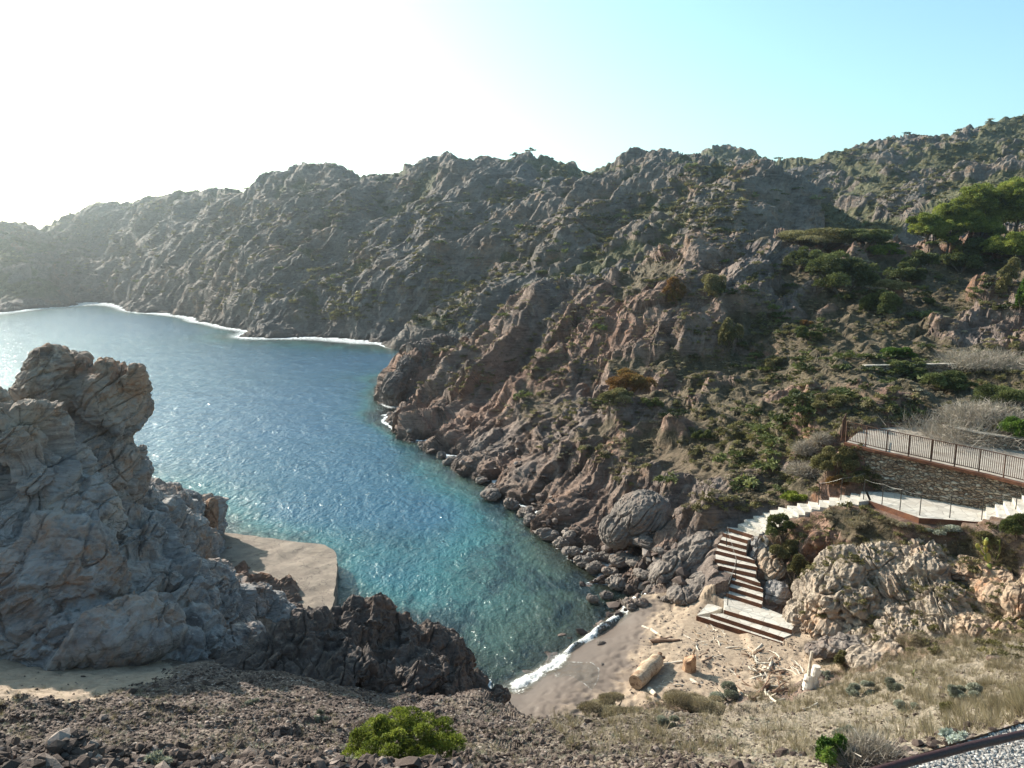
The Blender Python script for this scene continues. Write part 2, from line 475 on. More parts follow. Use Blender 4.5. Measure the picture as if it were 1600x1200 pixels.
def in_poly(X, Y, poly, soft=0.0):
    """signed-ish inside weight of a polygon, falling to 0 over soft metres outside"""
    inside = np.zeros(X.shape, bool); dmin = np.full(X.shape, 1e9, F32)
    n = len(poly)
    for i in range(n):
        x0, y0 = poly[i][0], poly[i][1]; x1, y1 = poly[(i + 1) % n][0], poly[(i + 1) % n][1]
        if abs(y1 - y0) > 1e-9:
            c = ((y0 > Y) != (y1 > Y)) & (X < (x1 - x0) * (Y - y0) / (y1 - y0) + x0)
            inside ^= c
        dx, dy = x1 - x0, y1 - y0
        t = np.clip(((X - x0) * dx + (Y - y0) * dy) / (dx * dx + dy * dy + 1e-9), 0, 1)
        dmin = np.minimum(dmin, np.hypot(X - x0 - t * dx, Y - y0 - t * dy))
    if soft <= 0: return inside.astype(F32)
    return np.where(inside, 1, 1 - sstep(0, soft, dmin)).astype(F32)

BEACH = [at_z(*p, 0.5) for p in ((740,1115),(800,1060),(870,1018),(960,965),(1000,942),(1045,948),(1090,962),(1150,990),(1225,1008),(1290,1030),(1290,1075),(1200,1092),(1100,1096),(1000,1104),(880,1122))]
HOLLOW = [at_d(px, py, d) for px, py, d in ((-80,1075,17),(40,1088,15.6),(110,1088,15.6),(150,1074,16.8),(230,1055,18.4),(230,1036,19.6),(100,1030,19.8),(-80,1025,19.8))]
ROADP = [(p.x, p.y) for p in ROAD_OUT] + [(p.x, p.y) for p in reversed(ROAD_IN)]
FROAD_Z = 13.6
FROAD = [at_z(*p, FROAD_Z) for p in ((1340,1212),(1480,1168),(1600,1131),(1760,1082),(1980,1020))]
FROADP = [(p.x, p.y) for p in FROAD] + [(6.5, 3.0), (1.6, 2.6)]
ACT = 38.0

def disp_fn(X, Y, Z0, slope, spacing):
    """craggy relief (metres along the surface normal), rock and scrub weights"""
    X = X.astype(F32); Y = Y.astype(F32); Z = Z0.astype(F32)
    dist = Y
    # broad patches
    p1 = fbm(X / 17 + 3, Y / 17, Z / 9, 1, 3)
    p2 = fbm(X / 5 + 9, Y / 5, Z / 4, 5, 3)
    rocky = sstep(-0.12, 0.22, p1 * 0.9 + p2 * 0.45 + (slope - 0.42) * 0.8 + 0.17 - 0.13 * sstep(0.25, 0.5, X / np.maximum(Y, 1)) - 0.14 * sstep(105, 130, dist))
    ledge = rocky.copy()
    rocky = np.maximum(rocky, 1 - sstep(0.6, 3.2 + p2 * 1.5, Z))        # bare rock along the shore
    near = 1 - sstep(20, 27, dist)                                      # foreground scree
    lft = 1 - sstep(-0.1, 0.25, X / np.maximum(Y, 1) + p2 * 0.15)
    rocky = rocky * (1 - near) + near * (0.12 + 0.85 * lft * sstep(-0.3, 0.2, p2))
    far = sstep(105, 135, dist)
    sx, sy, sz_ = strata(X, Y, Z, 0.75, 0.65, 2.4)
    wx = perlin(X / 3, Y / 3, Z / 3, 31) * 0.8; wz = perlin(X / 3 + 50, Y / 3, Z / 3, 32) * 0.8
    h = np.zeros(X.shape, F32)
    h += fbm(X / 34, Y / 34, Z / 34, 40, 2) * 2.5 * far
    h -= 1.3 * far * (1 - sstep(75, 105, X)) * sstep(150, 185, dist)
    rg = 1 - np.abs(perlin(X / 26 + 2, Y / 26, Z / 50, 43)) * 2.6
    h += (rg - 0.4) * 2.2 * far
    rg = 1 - np.abs(perlin(X / 9 + 2, Y / 9, Z / 16, 44)) * 2.6
    h += (rg - 0.4) * 0.55 * sstep(40, 55, dist) * (0.6 + 0.4 * far)
    h += (np.abs(perlin(X / 13, Y / 13, Z / 13, 41)) - 0.25) * 2.6 * sstep(34, 70, dist) * (0.5 + 0.5 * far)
    h += (ledge - 0.4) * (0.9 + 0.7 * far) * sstep(34, 50, dist) * sstep(1.5, 5, Z)
    sp = spacing
    for lam, a, lo in ((9.0, 0.21, 55), (4.2, 0.23, 36), (2.0, 0.27, 26), (0.95, 0.31, 0), (0.45, 0.30, 0), (0.2, 0.20, 0), (0.09, 0.14, 0)):
        k = 1 - sstep(lam * 0.35, lam * 0.8, sp)
        if lo: k = k * sstep(lo * 0.8, lo * 1.25, dist)
        act = k > 0.01
        if not act.any(): continue
        c, dd, _ = cells((sx[act] + wx[act]) / lam, (sy[act] + wz[act]) / lam, (sz_[act] + wx[act]) / lam, int(lam * 100))
        ridge = 0.35 - dd * 0.5
        h[act] += (c * 1.15 + ridge * 0.3) * lam * a * k[act] * (0.16 + 0.95 * rocky[act]) * (1 - 0.5 * near[act]) * (1.0 - (0.55 if lam > 8 else 0.1 if lam < 3 else 0.38) * far[act])
    for lam, a in ((6.0, 0.12), (2.6, 0.12), (1.1, 0.12), (0.5, 0.13), (0.24, 0.14), (0.11, 0.14)):
        k = 1 - sstep(lam * 0.3, lam * 0.7, sp)
        if lam > 2: k = k * sstep(14, 30, dist)
        act = k > 0.01
        if not act.any(): continue
        h[act] += perlin(X[act] / lam, Y[act] / lam, Z[act] / lam, int(lam * 37)) * lam * a * k[act]
    # low cushions of scrub
    veg = (1 - rocky) * sstep(0.8, 3.0, Z + p2) * (1 - near)
    for lam, s0 in ((3.4, 60), (1.7, 61), (0.8, 62)):
        k = (1 - sstep(lam * 0.3, lam * 0.8, sp)) * veg
        if lam > 3: k = k * far
        act = k > 0.02
        if not act.any(): continue
        _, dd, idv = cells(X[act] / lam, Y[act] / lam, Z[act] / lam, s0)
        h[act] += np.maximum(0, 0.5 - dd) * lam * 0.75 * k[act] * (idv > 0.35)
    return h, rocky, veg

def flat_masks(X, Y):
    m = np.ones(X.shape, F32)
    b = in_poly(X, Y, BEACH, 1.2)
    hol = in_poly(X, Y, HOLLOW, 1.2)
    rd = in_poly(X, Y, ROADP, 0.35)
    fr = in_poly(X, Y, FROADP, 0.7)
    return b, hol, rd, fr

def terrain_points(X, Y, spacing):
    Z0 = base_xy(X, Y).astype(F32)
    nrm, slope = base_normal(X, Y)
    nrm = nrm.astype(F32)
    h, rocky, veg = disp_fn(X, Y, Z0, slope.astype(F32), spacing)
    b, hol, rd, fr = flat_masks(X, Y)
    keep = (1 - 0.97 * b) * (1 - 0.9 * hol) * (1 - 0.97 * rd) * (1 - 0.97 * fr)
    damp_sea = 0.08 + 0.92 * sstep(-1.3, 0.1, Z0)
    ripple = (perlin(X / 0.7, Y / 0.7, X * 0, 90) * 0.05 - np.maximum(0, 0.1 + perlin(X / 0.33, Y / 0.33, X * 0, 91)) * 0.10) * (b + hol) * sstep(0.25, 0.8, Z0)
    hh = h * keep * damp_sea + ripple
    P = np.stack([X, Y, Z0], -1) + nrm * hh[..., None]
    Z = P[..., 2]
    Z = Z * (1 - rd) + (_rc[0] * P[..., 0] + _rc[1] * P[..., 1] + _rc[2] - 0.12) * rd
    Z = Z * (1 - fr) + (FROAD_Z - 0.15) * fr
    Z, st = seg_blend(P[..., 0], P[..., 1], Z, _CL)
    P[..., 2] = Z
    veg = veg * keep * (1 - st)
    return P, rocky * (1 - b), veg, np.clip(b + hol, 0, 1), slope, Z0

# ------------------------------------------------------------------ terrain grid with rows spread evenly over the visible relief
NU, NR = 1480, 1180
uu = np.linspace(-0.98, 0.98, NU).astype(F32)
vd = np.linspace(math.log(3.2), math.log(425), 1400).astype(F32)
ZZ = base_uv(uu[:, None], vd[None, :])
YY = np.exp(vd)[None, :]
elev = (ZZ - CAM_Z) / YY
pyv = 600 - project(uu[:, None] * YY, YY + 0 * ZZ, ZZ)[1]
dpy = np.abs(np.diff(pyv, axis=1))
vis = elev[:, 1:] >= np.maximum.accumulate(elev, axis=1)[:, 1:] - 0.012
wgt = np.where(vis, dpy, 0.10 * dpy) + 0.16
wgt = np.where(ZZ[:, 1:] < -0.8, wgt * 0.25, wgt)
ker = np.ones(15) / 15
wgt = np.apply_along_axis(lambda a: np.convolve(np.pad(a, 7, mode='edge'), ker, 'valid'), 0, wgt)
cum = np.concatenate([np.zeros((NU, 1)), np.cumsum(wgt, axis=1)], 1)
VV = np.zeros((NU, NR), F32)
tt = np.linspace(0, 1, NR)
for i in range(NU):
    VV[i] = np.interp(tt * cum[i, -1], cum[i], vd)
UU = np.repeat(uu[:, None], NR, 1)
GY = np.exp(VV); GX = UU * GY
spc = GY * (uu[1] - uu[0])
TP, T_rock, T_veg, T_sand, T_slope, T_base = terrain_points(GX, GY, spc)

idx = np.arange(NU * NR, dtype=np.int32).reshape(NU, NR)
quads = np.stack([idx[:-1, :-1], idx[1:, :-1], idx[1:, 1:], idx[:-1, 1:]], -1).reshape(-1, 4)
qc = lambda A: ((A[:-1, :-1] + A[1:, 1:]) * 0.5).reshape(-1)
qX, qY, qS, qZ = qc(TP[..., 0]), qc(TP[..., 1]), qc(T_sand), qc(T_base)
reg = np.full(len(quads), 1, np.int8)                      # 1 rocky hillside
reg[(qY > 103 + 8 * np.sin(qX / 20))] = 2                  # far hills
reg[(qY < 24.5) & (reg == 1)] = 3                          # scree slope near the camera
reg[(qS > 0.5)] = 4                                        # beach sand
reg[(qZ < -0.7)] = 5                                       # sea bed
TV = TP.reshape(-1, 3)
def sub_mesh(name, mask):
    q = quads[mask]
    used, inv = np.unique(q, return_inverse=True)
    f = inv.reshape(-1, 4).astype(np.int32)
    at = {'rocky': T_rock.reshape(-1)[used], 'veg': T_veg.reshape(-1)[used], 'sand': T_sand.reshape(-1)[used]}
    return np_mesh(name, TV[used], f, False if name != 'sand_beach' else True, at)
REGION_MESH = {nm: sub_mesh(nm, reg == k) for k, nm in ((1, 'rocky_hillside'), (2, 'far_hills'), (3, 'scree_slope'), (4, 'sand_beach'), (5, 'seabed'))}
# lookup of finished ground height, used to stand things on it
def ground(x, y):
    P, *_ = terrain_points(np.array([[x]], F32), np.array([[y]], F32), np.array([[max(y * 0.0013, 0.005)]], F32))
    return float(P[0, 0, 2])
# ------------------------------------------------------------------ materials
def rock_material(name, dark, mid, light, ochre=(0.27, 0.15, 0.075), veins=0.5, scale=1.0, oc0=0.53):
    t = NT(name)
    p = t.pos()
    n1 = t.noise(p, 0.55 * scale, 6, 0.6)
    n2 = t.noise(p, 3.2 * scale, 8, 0.68)
    st = t.mapping(p, rot=(0.5, 0.65, 0.75), scale=(0.5, 1.6, 5.5))
    n3 = t.noise(st, 1.3 * scale, 7, 0.65, 0.4)
    c = t.ramp(n1, [(0.30, dark), (0.5, mid), (0.72, light)])
    c = t.mix(t.mr(n3, 0.40, 0.66), c, t.mix(0.55, light, mid), 'MIX')
    c = t.mix(t.mr(n2, 0.52, 0.72, 0, 0.65), c, tuple(k * 0.45 for k in dark))
    oc = t.noise(p, 0.35 * scale, 5, 0.7)
    c = t.mix(t.math('MULTIPLY', t.mr(oc, oc0, oc0 + 0.13), t.mr(n2, 0.36, 0.6, 0.85, 0.15)), c, ochre)
    # hairline joints
    cn = t.noise(t.mapping(p, rot=(0.5, 0.65, 0.75), scale=(0.45, 1.0, 2.2)), 0.55 * scale, 5, 0.55, 0.6)
    crack = t.mr(t.math('ABSOLUTE', t.math('SUBTRACT', cn, 0.5)), 0.0, 0.010, 1.0, 0.0)
    crack = t.math('MULTIPLY', crack, t.mr(n1, 0.35, 0.6))
    c = t.mix(t.math('MULTIPLY', crack, veins), c, tuple(k * 0.3 for k in dark))
    # pale lichen
    li = t.noise(p, 1.7 * scale, 5, 0.75)
    c = t.mix(t.mr(li, 0.60, 0.70, 0, 0.5), c, tuple(min(1, k * 1.35 + 0.02) for k in light))
    h = t.math('ADD', t.math('MULTIPLY', n2, 0.7), t.math('MULTIPLY', n3, 0.8))
    h = t.math('ADD', h, t.math('MULTIPLY', crack, -0.35))
    h = t.math('ADD', h, t.math('MULTIPLY', t.noise(p, 14 * scale, 5, 0.7), 0.28))
    return t, p, c, h, n1, n2, n3

def finish_rock(args, bumpd=0.12, strength=0.8, rough=0.85):
    t, p, c, h, *_ = args
    return t.surf(t.principled(c, rough, normal=t.bump(h, strength, bumpd), spec=0.25))

M = {}
def make_terrain_material(name, dark, mid, light, vegs, soil, wetdark=True, scale=1.0, bumpd=0.18, ochre=(0.27, 0.15, 0.075)):
    a = rock_material(name, dark, mid, light, ochre=ochre, scale=scale, veins=0.55)
    t, p, c, h, n1, n2, n3 = a
    zone = t.noise(p, 0.07 * scale, 3, 0.6)
    c = t.mix(t.mr(zone, 0.42, 0.6, 0, 0.65 if scale > .8 else 0.18), c, t.mix(1.0, c, (1.18, 0.82, 0.68), 'MULTIPLY'))
    c = t.mix(t.mr(zone, 0.5, 0.36, 0, 0.8), c, t.mix(1.0, c, (0.80, 0.86, 0.98), 'MULTIPLY'))
    veg, rocky, sand = t.attr('veg'), t.attr('rocky'), t.attr('sand')
    geo = t.n('ShaderNodeNewGeometry')
    sep = t.n('ShaderNodeSeparateXYZ'); t.L(geo.outputs['Normal'], sep.inputs[0])
    up = sep.outputs[2]
    spz = t.n('ShaderNodeSeparateXYZ'); t.L(p, spz.inputs[0])
    # soil and dry grass collect where the ground is not too steep
    ns = t.noise(p, 0.8 * scale, 6, 0.7)
    nv = t.noise(p, 1.4 * scale, 5, 0.72)
    nf = t.noise(p, 6.0 * scale, 4, 0.75)
    ms = t.math('ADD', t.math('MULTIPLY', t.mr(up, 0.35, 0.9), 0.55), t.math('MULTIPLY', veg, 0.6))
    ms = t.math('ADD', ms, t.math('MULTIPLY', t.math('SUBTRACT', ns, 0.5), 1.6))
    soilf = t.mr(ms, 0.55, 0.85)
    soilf = t.math('MULTIPLY', soilf, t.mr(spz.outputs[2], 1.2, 3.4))
    sc = t.ramp(nf, [(0.3, tuple(k * 0.6 for k in soil)), (0.55, soil), (0.8, tuple(k * 1.35 for k in soil))])
    c = t.mix(soilf, c, sc)
    vs = t.ramp(nv, [(0.33, vegs[0]), (0.45, vegs[1]), (0.56, vegs[2]), (0.68, vegs[3])])
    vs = t.mix(t.mr(nf, 0.45, 0.7, 0, 0.7), vs, tuple(k * 0.4 for k in vegs[0]))
    mv = t.math('ADD', t.math('MULTIPLY', veg, 0.9), t.math('MULTIPLY', t.math('SUBTRACT', n1, 0.5), 1.8))
    mv = t.math('ADD', mv, t.math('MULTIPLY', t.mr(up, 0.2, 0.9), 0.25))
    vf = t.math('MULTIPLY', t.mr(mv, 0.52, 0.74), t.mr(spz.outputs[2], 2.0, 5.0))
    c = t.mix(vf, c, vs)
    if wetdark:      # wet, weed covered band at the waterline
        wz = t.math('ADD', spz.outputs[2], t.math('MULTIPLY', t.math('SUBTRACT', ns, 0.5), 1.6))
        c = t.mix(t.mr(wz, 0.1, 0.9, 0.8, 0), c, (0.035, 0.026, 0.022))
    a = (t, p, c, h)
    return finish_rock(a, bumpd)

GREY = ((0.085, 0.080, 0.082), (0.17, 0.155, 0.150), (0.30, 0.27, 0.25))
M['hill'] = make_terrain_material('hillside_rock_and_scrub', (0.052, 0.037, 0.031), (0.138, 0.099, 0.079), (0.30, 0.232, 0.186),
    ((0.044, 0.035, 0.021), (0.080, 0.062, 0.035), (0.125, 0.092, 0.055), (0.17, 0.12, 0.08)), (0.18, 0.122, 0.082))
M['far'] = make_terrain_material('far_rock_and_scrub', (0.052, 0.043, 0.038), (0.125, 0.103, 0.086), (0.27, 0.23, 0.19),
    ((0.042, 0.046, 0.020), (0.075, 0.075, 0.032), (0.12, 0.108, 0.052), (0.17, 0.135, 0.078)), (0.17, 0.13, 0.09), scale=0.45, bumpd=0.5)

def scree_material():
    t = NT('scree_and_soil')
    p = t.pos()
    n1 = t.noise(p, 0.5, 5, 0.65); n2 = t.noise(p, 9, 6, 0.75)
    v1 = t.voro(p, 16, out='Color'); vd_ = t.voro(p, 16)
    sv = t.n('ShaderNodeSeparateColor'); t.L(v1, sv.inputs[0])
    c = t.ramp(n1, [(0.35, (0.060, 0.043, 0.036)), (0.5, (0.11, 0.080, 0.066)), (0.68, (0.21, 0.16, 0.125))])
    peb = t.ramp(sv.outputs[0], [(0.0, (0.04, 0.028, 0.023)), (0.45, (0.105, 0.073, 0.058)), (0.8, (0.19, 0.142, 0.118)), (1.0, (0.36, 0.31, 0.27))])
    c = t.mix(t.mr(sv.outputs[1], 0.35, 0.65, 0.15, 0.85), c, peb)
    c = t.mix(t.mr(n2, 0.5, 0.75, 0, 0.7), c, (0.06, 0.045, 0.04))
    # dry grass tinge on the right hand part of the slope
    sp = t.n('ShaderNodeSeparateXYZ'); t.L(p, sp.inputs[0])
    gx = t.math('ADD', t.math('DIVIDE', sp.outputs[0], t.math('MAXIMUM', sp.outputs[1], 1)), t.math('MULTIPLY', t.math('SUBTRACT', n1, 0.5), 0.9))
    c = t.mix(t.mr(gx, -0.1, 0.4, 0, 0.55), c, t.mix(n2, (0.22, 0.18, 0.125), (0.38, 0.32, 0.235)))
    sand = t.attr('sand')
    c = t.mix(sand, c, (0.25, 0.19, 0.135))
    h = t.math('ADD', t.math('MULTIPLY', vd_, -1.2), n2)
    return t.surf(t.principled(c, 0.9, normal=t.bump(h, 0.9, 0.035), spec=0.2))
M['scree'] = scree_material()

def sand_material():
    t = NT('beach_sand')
    p = t.pos()
    sp = t.n('ShaderNodeSeparateXYZ'); t.L(p, sp.inputs[0])
    n1 = t.noise(p, 0.9, 5, 0.6); n2 = t.noise(p, 30, 4, 0.8); n3 = t.noise(p, 5, 6, 0.7)
    dry = t.ramp(n3, [(0.3, (0.23, 0.165, 0.115)), (0.5, (0.33, 0.245, 0.175)), (0.7, (0.41, 0.315, 0.23))])
    dry = t.mix(t.mr(n2, 0.56, 0.7, 0, 0.6), dry, (0.16, 0.12, 0.09))
    wet = t.mix(n3, (0.115, 0.085, 0.068), (0.145, 0.11, 0.088))
    wz = t.math('ADD', sp.outputs[2], t.math('MULTIPLY', t.math('SUBTRACT', n1, 0.5), 0.35))
    w = t.mr(wz, 0.64, 0.74)
    c = t.mix(w, wet, dry)
    rough = t.mr(wz, 0.1, 0.74, 0.28, 0.92)
    h = t.math('ADD', t.math('MULTIPLY', n3, t.mr(wz, 0.62, 0.8, 0.05, 1)), t.math('MULTIPLY', n2, t.mr(wz, 0.62, 0.8, 0.02, 0.3)))
    return t.surf(t.principled(c, rough, normal=t.bump(h, 0.7, 0.06), spec=0.35))
M['sand'] = sand_material()

def seabed_material():
    t = NT('seabed')
    p = t.pos()
    n = t.noise(p, 0.35, 4, 0.6); n2 = t.noise(p, 1.6, 5, 0.7)
    c = t.ramp(n, [(0.42, (0.02, 0.03, 0.028)), (0.5, (0.07, 0.075, 0.05)), (0.6, (0.26, 0.24, 0.16))])
    c = t.mix(t.mr(n2, 0.5, 0.62, 0, 0.7), c, (0.035, 0.04, 0.03))
    return t.surf(t.principled(c, 0.9, spec=0.1))
M['seabed'] = seabed_material()
# ------------------------------------------------------------------ terrain objects
for nm, mk in (('rocky_hillside', 'hill'), ('far_hills', 'far'), ('scree_slope', 'scree'), ('sand_beach', 'sand'), ('seabed', 'seabed')):
    tag(link(nm, REGION_MESH[nm], M[mk]), kind='structure')

# the ground goes on to both sides of the finely modelled sector
for side in (-1, 1):
    us = np.linspace(0.955, 2.6, 46) * side; vs_ = np.linspace(math.log(2.0), math.log(425), 220)
    if side < 0: us = us[::-1]
    Ug, Vg = np.meshgrid(us, vs_, indexing='ij'); Yg = np.exp(Vg); Xg = Ug * Yg
    Zs = base_uv(np.clip(Ug, U0, U1).astype(F32), np.maximum(Vg, V0).astype(F32)) - 0.45 * sstep(2, 8, Yg) - (np.abs(Ug) < .97) * 0.4
    Zs = Zs + fbm((Xg / 9).astype(F32), (Yg / 9).astype(F32), (Zs / 9).astype(F32), 70, 5) * 1.6 * sstep(6, 40, Yg)
    Zs = np.where(Yg < 14, np.minimum(Zs, 13.25), Zs)
    ii = np.arange(46 * 220, dtype=np.int32).reshape(46, 220)
    qs = np.stack([ii[:-1, :-1], ii[1:, :-1], ii[1:, 1:], ii[:-1, 1:]], -1).reshape(-1, 4)
    zf = np.zeros(46 * 220, F32)
    tag(link('side_hills', np_mesh('side_hills', np.stack([Xg, Yg, Zs], -1).reshape(-1, 3), qs, False, {'rocky': zf + .8, 'veg': zf + .3, 'sand': zf}), M['hill']), kind='structure')
# ------------------------------------------------------------------ sea
def water_material():
    t = NT('sea_water')
    p = t.pos()
    dep = t.attr('depth'); shore = t.attr('shore'); reach = t.attr('reach')
    sp = t.n('ShaderNodeSeparateXYZ'); t.L(p, sp.inputs[0])
    n0 = t.noise(t.mapping(p, rot=(0, 0, 0.5), scale=(1, 0.45, 1)), 0.09, 4, 0.6)
    n1 = t.noise(t.mapping(p, rot=(0, 0, 0.7), scale=(1, 0.55, 1)), 0.30, 5, 0.65)
    # water body colour from depth: deep blue, teal over mid depth, green brown in the shallows
    dd = t.math('ADD', dep, t.math('MULTIPLY', t.math('SUBTRACT', n0, 0.5), 2.2))
    body = t.ramp(t.mr(dd, 0, 6), [(0.0, (0.11, 0.125, 0.09)), (0.2, (0.065, 0.125, 0.105)), (0.42, (0.030, 0.120, 0.135)), (0.62, (0.022, 0.092, 0.148)), (1.0, (0.028, 0.097, 0.175))])
    weed = t.math('MULTIPLY', t.mr(n1, 0.48, 0.56), t.mr(dep, 1.2, 4.4, 0.85, 0.0))
    body = t.mix(weed, body, (0.008, 0.026, 0.040))
    # waves
    w1 = t.noise(t.mapping(p, rot=(0, 0, 0.35), scale=(1.0, 0.5, 1)), 0.8, 3, 0.6, 0.3)
    w2 = t.noise(t.mapping(p, rot=(0, 0, -0.2), scale=(1.0, 0.6, 1)), 2.6, 4, 0.6, 0.2)
    w3 = t.noise(p, 8.0, 3, 0.6)
    h = t.math('ADD', t.math('MULTIPLY', w1, 0.75), t.math('MULTIPLY', w2, 0.42))
    h = t.math('ADD', h, t.math('MULTIPLY', w3, 0.11))
    nb = t.bump(h, 1.0, 0.34)
    nd = t.n('ShaderNodeBsdfDiffuse'); t.put(nd.inputs[0], body); t.put(nd.inputs[2] if len(nd.inputs) > 2 else nd.inputs['Normal'], nb)
    tr = t.n('ShaderNodeBsdfTransparent'); tr.inputs[0].default_value = (0.62, 0.80, 0.76, 1)
    clear = t.n('ShaderNodeMixShader')
    t.put(clear.inputs[0], t.mr(dep, 0.0, 2.6, 0.10, 1.0)); t.L(tr.outputs[0], clear.inputs[1]); t.L(nd.outputs[0], clear.inputs[2])
    gl = t.n('ShaderNodeBsdfGlossy'); gl.inputs['Color'].default_value = (1, 1, 1, 1)
    gl.inputs['Roughness'].default_value = 0.13
    t.L(nb, gl.inputs['Normal'])
    fr = t.n('ShaderNodeFresnel'); fr.inputs[0].default_value = 1.333; t.L(nb, fr.inputs['Normal'])
    wat = t.n('ShaderNodeMixShader')
    t.put(wat.inputs[0], t.math('MINIMUM', t.math('ADD', fr.outputs[0], 0.0), 0.85)); t.L(clear.outputs[0], wat.inputs[1]); t.L(gl.outputs[0], wat.inputs[2])
    # foam: lace of bubbles close to the rocks, wider where the swell runs in
    f1 = t.noise(p, 1.3, 8, 0.8, 1.0)
    vo = t.voro(t.mapping(p, scale=(1, 1, 1)), 2.4, 'DISTANCE_TO_EDGE')
    lace = t.math('SUBTRACT', f1, t.math('MULTIPLY', vo, 0.8))
    fo = t.math('MULTIPLY', shore, 1.25)
    fo = t.math('ADD', fo, t.math('SUBTRACT', lace, 0.60))
    foam = t.mr(fo, 0.32, 0.72, 0, 0.95)
    foam = t.math('MULTIPLY', foam, t.mr(shore, 0.02, 0.12))
    fd = t.n('ShaderNodeBsdfDiffuse'); fd.inputs[0].default_value = (0.78, 0.80, 0.80, 1)
    t.put(fd.inputs['Normal'], t.bump(f1, 0.8, 0.12))
    fin = t.n('ShaderNodeMixShader')
    t.put(fin.inputs[0], foam); t.L(wat.outputs[0], fin.inputs[1]); t.L(fd.outputs[0], fin.inputs[2])
    return t.surf(fin.outputs[0])
M['water'] = water_material()

_nu, _nr = 760, 900
_u = np.linspace(-1.25, 1.0, _nu).astype(F32)
_py = np.concatenate([np.linspace(1230, 470, _nr - 40), np.linspace(468, 395, 39), [391.0]])
_Y = []
for q in _py:
    a, y, z = ray(800, q); k = -CAM_Z / z if z < 0 else 400; _Y.append(k * y)
_Y = np.array(_Y, F32)
WX = _u[:, None] * _Y[None]; WY = np.repeat(_Y[None], _nu, 0)
zb = base_xy(WX, WY).astype(F32)
zb[(np.abs(WX / WY) > 1.04) | (WY > 425)] = -8
need = (zb > -3) & (zb < 3)
zt = zb.copy()
if need.any():
    Pn, *_r = terrain_points(WX[need][:, None], WY[need][:, None], (WY[need] * 0.003)[:, None])
    zt[need] = Pn[:, 0, 2]
wide = sstep(95, 150, WY) * 0.55 + sstep(-0.0, -0.45, WX / WY) * sstep(100, 150, WY) * 1.8      # the swell breaks on the far cliffs
band = 0.38 + wide * 1.3
shore = 1 - sstep(0.0, 1.0, -zb / (band * 1.15))
shore = np.maximum(shore * 0.64 * (0.45 + 0.55 * np.clip(perlin(WX / 4, WY / 4, WX * 0, 300) * 2 + 0.5 + wide, 0, 1)), 0.9 * (1 - sstep(0.0, 0.18 + wide * 0.7, -zt)))
shore = np.where((zt > 0.25), 0.35, shore)
beachw = in_poly(WX, WY, [at_z(*q, 0) for q in ((770, 1100), (880, 1120), (1010, 945), (985, 915), (955, 925), (860, 1000), (800, 1040))], 0.5)
shore = shore * (1 - 0.8 * beachw)
swv = (perlin(WX / 7, WY / 4.5, WX * 0, 200) * 0.10 + perlin(WX / 2.2, WY / 1.6, WX * 0, 201) * 0.055 + perlin(WX / 0.9, WY / 0.6, WX * 0, 202) * 0.022 * (1 - sstep(50, 90, WY)))
swv = swv * (0.25 + 0.75 * sstep(0.3, 2.0, -zb))
idw = np.arange(_nu * _nr, dtype=np.int32).reshape(_nu, _nr)
qw = np.stack([idw[:-1, :-1], idw[1:, :-1], idw[1:, 1:], idw[:-1, 1:]], -1).reshape(-1, 4)
keepq = (zt[:-1, :-1] < 1.0).reshape(-1)
WV = np.stack([WX, WY, swv], -1).reshape(-1, 3)
me = np_mesh('sea_water', WV, qw[keepq], True, {'depth': np.clip(-zb, 0, 10).reshape(-1), 'shore': shore.reshape(-1)})
tag(link('sea_water', me, M['water']), kind='structure')

# ------------------------------------------------------------------ light
SUN_AZ, SUN_EL = R(-48), R(28)         # left of the view direction
w = bpy.data.worlds.new('World'); scene.world = w; w.use_nodes = True
nt = w.node_tree; nt.nodes.clear()
sky = nt.nodes.new('ShaderNodeTexSky'); sky.sky_type = 'NISHITA'; sky.sun_disc = False
sky.sun_elevation = SUN_EL; sky.sun_rotation = SUN_AZ
sky.air_density = 1.0; sky.dust_density = 1.6; sky.ozone_density = 1.4; sky.altitude = 20
bg = nt.nodes.new('ShaderNodeBackground'); bg.inputs[1].default_value = SKY_STRENGTH = 0.112
wo = nt.nodes.new('ShaderNodeOutputWorld')
tint = nt.nodes.new('ShaderNodeMix'); tint.data_type = 'RGBA'; tint.blend_type = 'MULTIPLY'; tint.inputs[0].default_value = 1.0
tint.inputs[7].default_value = (0.94, 1.19, 1.07, 1)
nt.links.new(sky.outputs[0], tint.inputs[6]); nt.links.new(tint.outputs[2], bg.inputs[0]); nt.links.new(bg.outputs[0], wo.inputs[0])
sd = bpy.data.lights.new('sun', 'SUN'); sd.energy = 5.0; sd.angle = R(0.53); sd.color = (1.0, 0.93, 0.82)
so = bpy.data.objects.new('sun', sd); COL.objects.link(so)
sunv = Vector((math.sin(SUN_AZ) * math.cos(SUN_EL), math.cos(SUN_AZ) * math.cos(SUN_EL), math.sin(SUN_EL)))
so.rotation_euler = sunv.to_track_quat('Z', 'Y').to_euler()
so.location = sunv * 60

# ------------------------------------------------------------------ camera and output
cam = bpy.data.cameras.new('camera'); co = bpy.data.objects.new('camera', cam); COL.objects.link(co)
cam.sensor_width = 36; cam.lens = 36 * FOC / 1600; cam.clip_start = 0.1; cam.clip_end = 20000
co.location = (0, 0, CAM_Z); co.rotation_euler = (math.pi / 2 - PITCH, 0, 0)
scene.camera = co
scene.view_settings.view_transform = 'Standard'; scene.view_settings.look = 'None'
scene.view_settings.exposure = 1.03; scene.view_settings.gamma = 1
scene.cycles.use_denoising = True
scene.cycles.denoiser = 'OPENIMAGEDENOISE'
scene.cycles.max_bounces = 6; scene.cycles.diffuse_bounces = 2; scene.cycles.glossy_bounces = 2
scene.cycles.transparent_max_bounces = 12; scene.cycles.volume_bounces = 0
scene.cycles.sample_clamp_indirect = 2
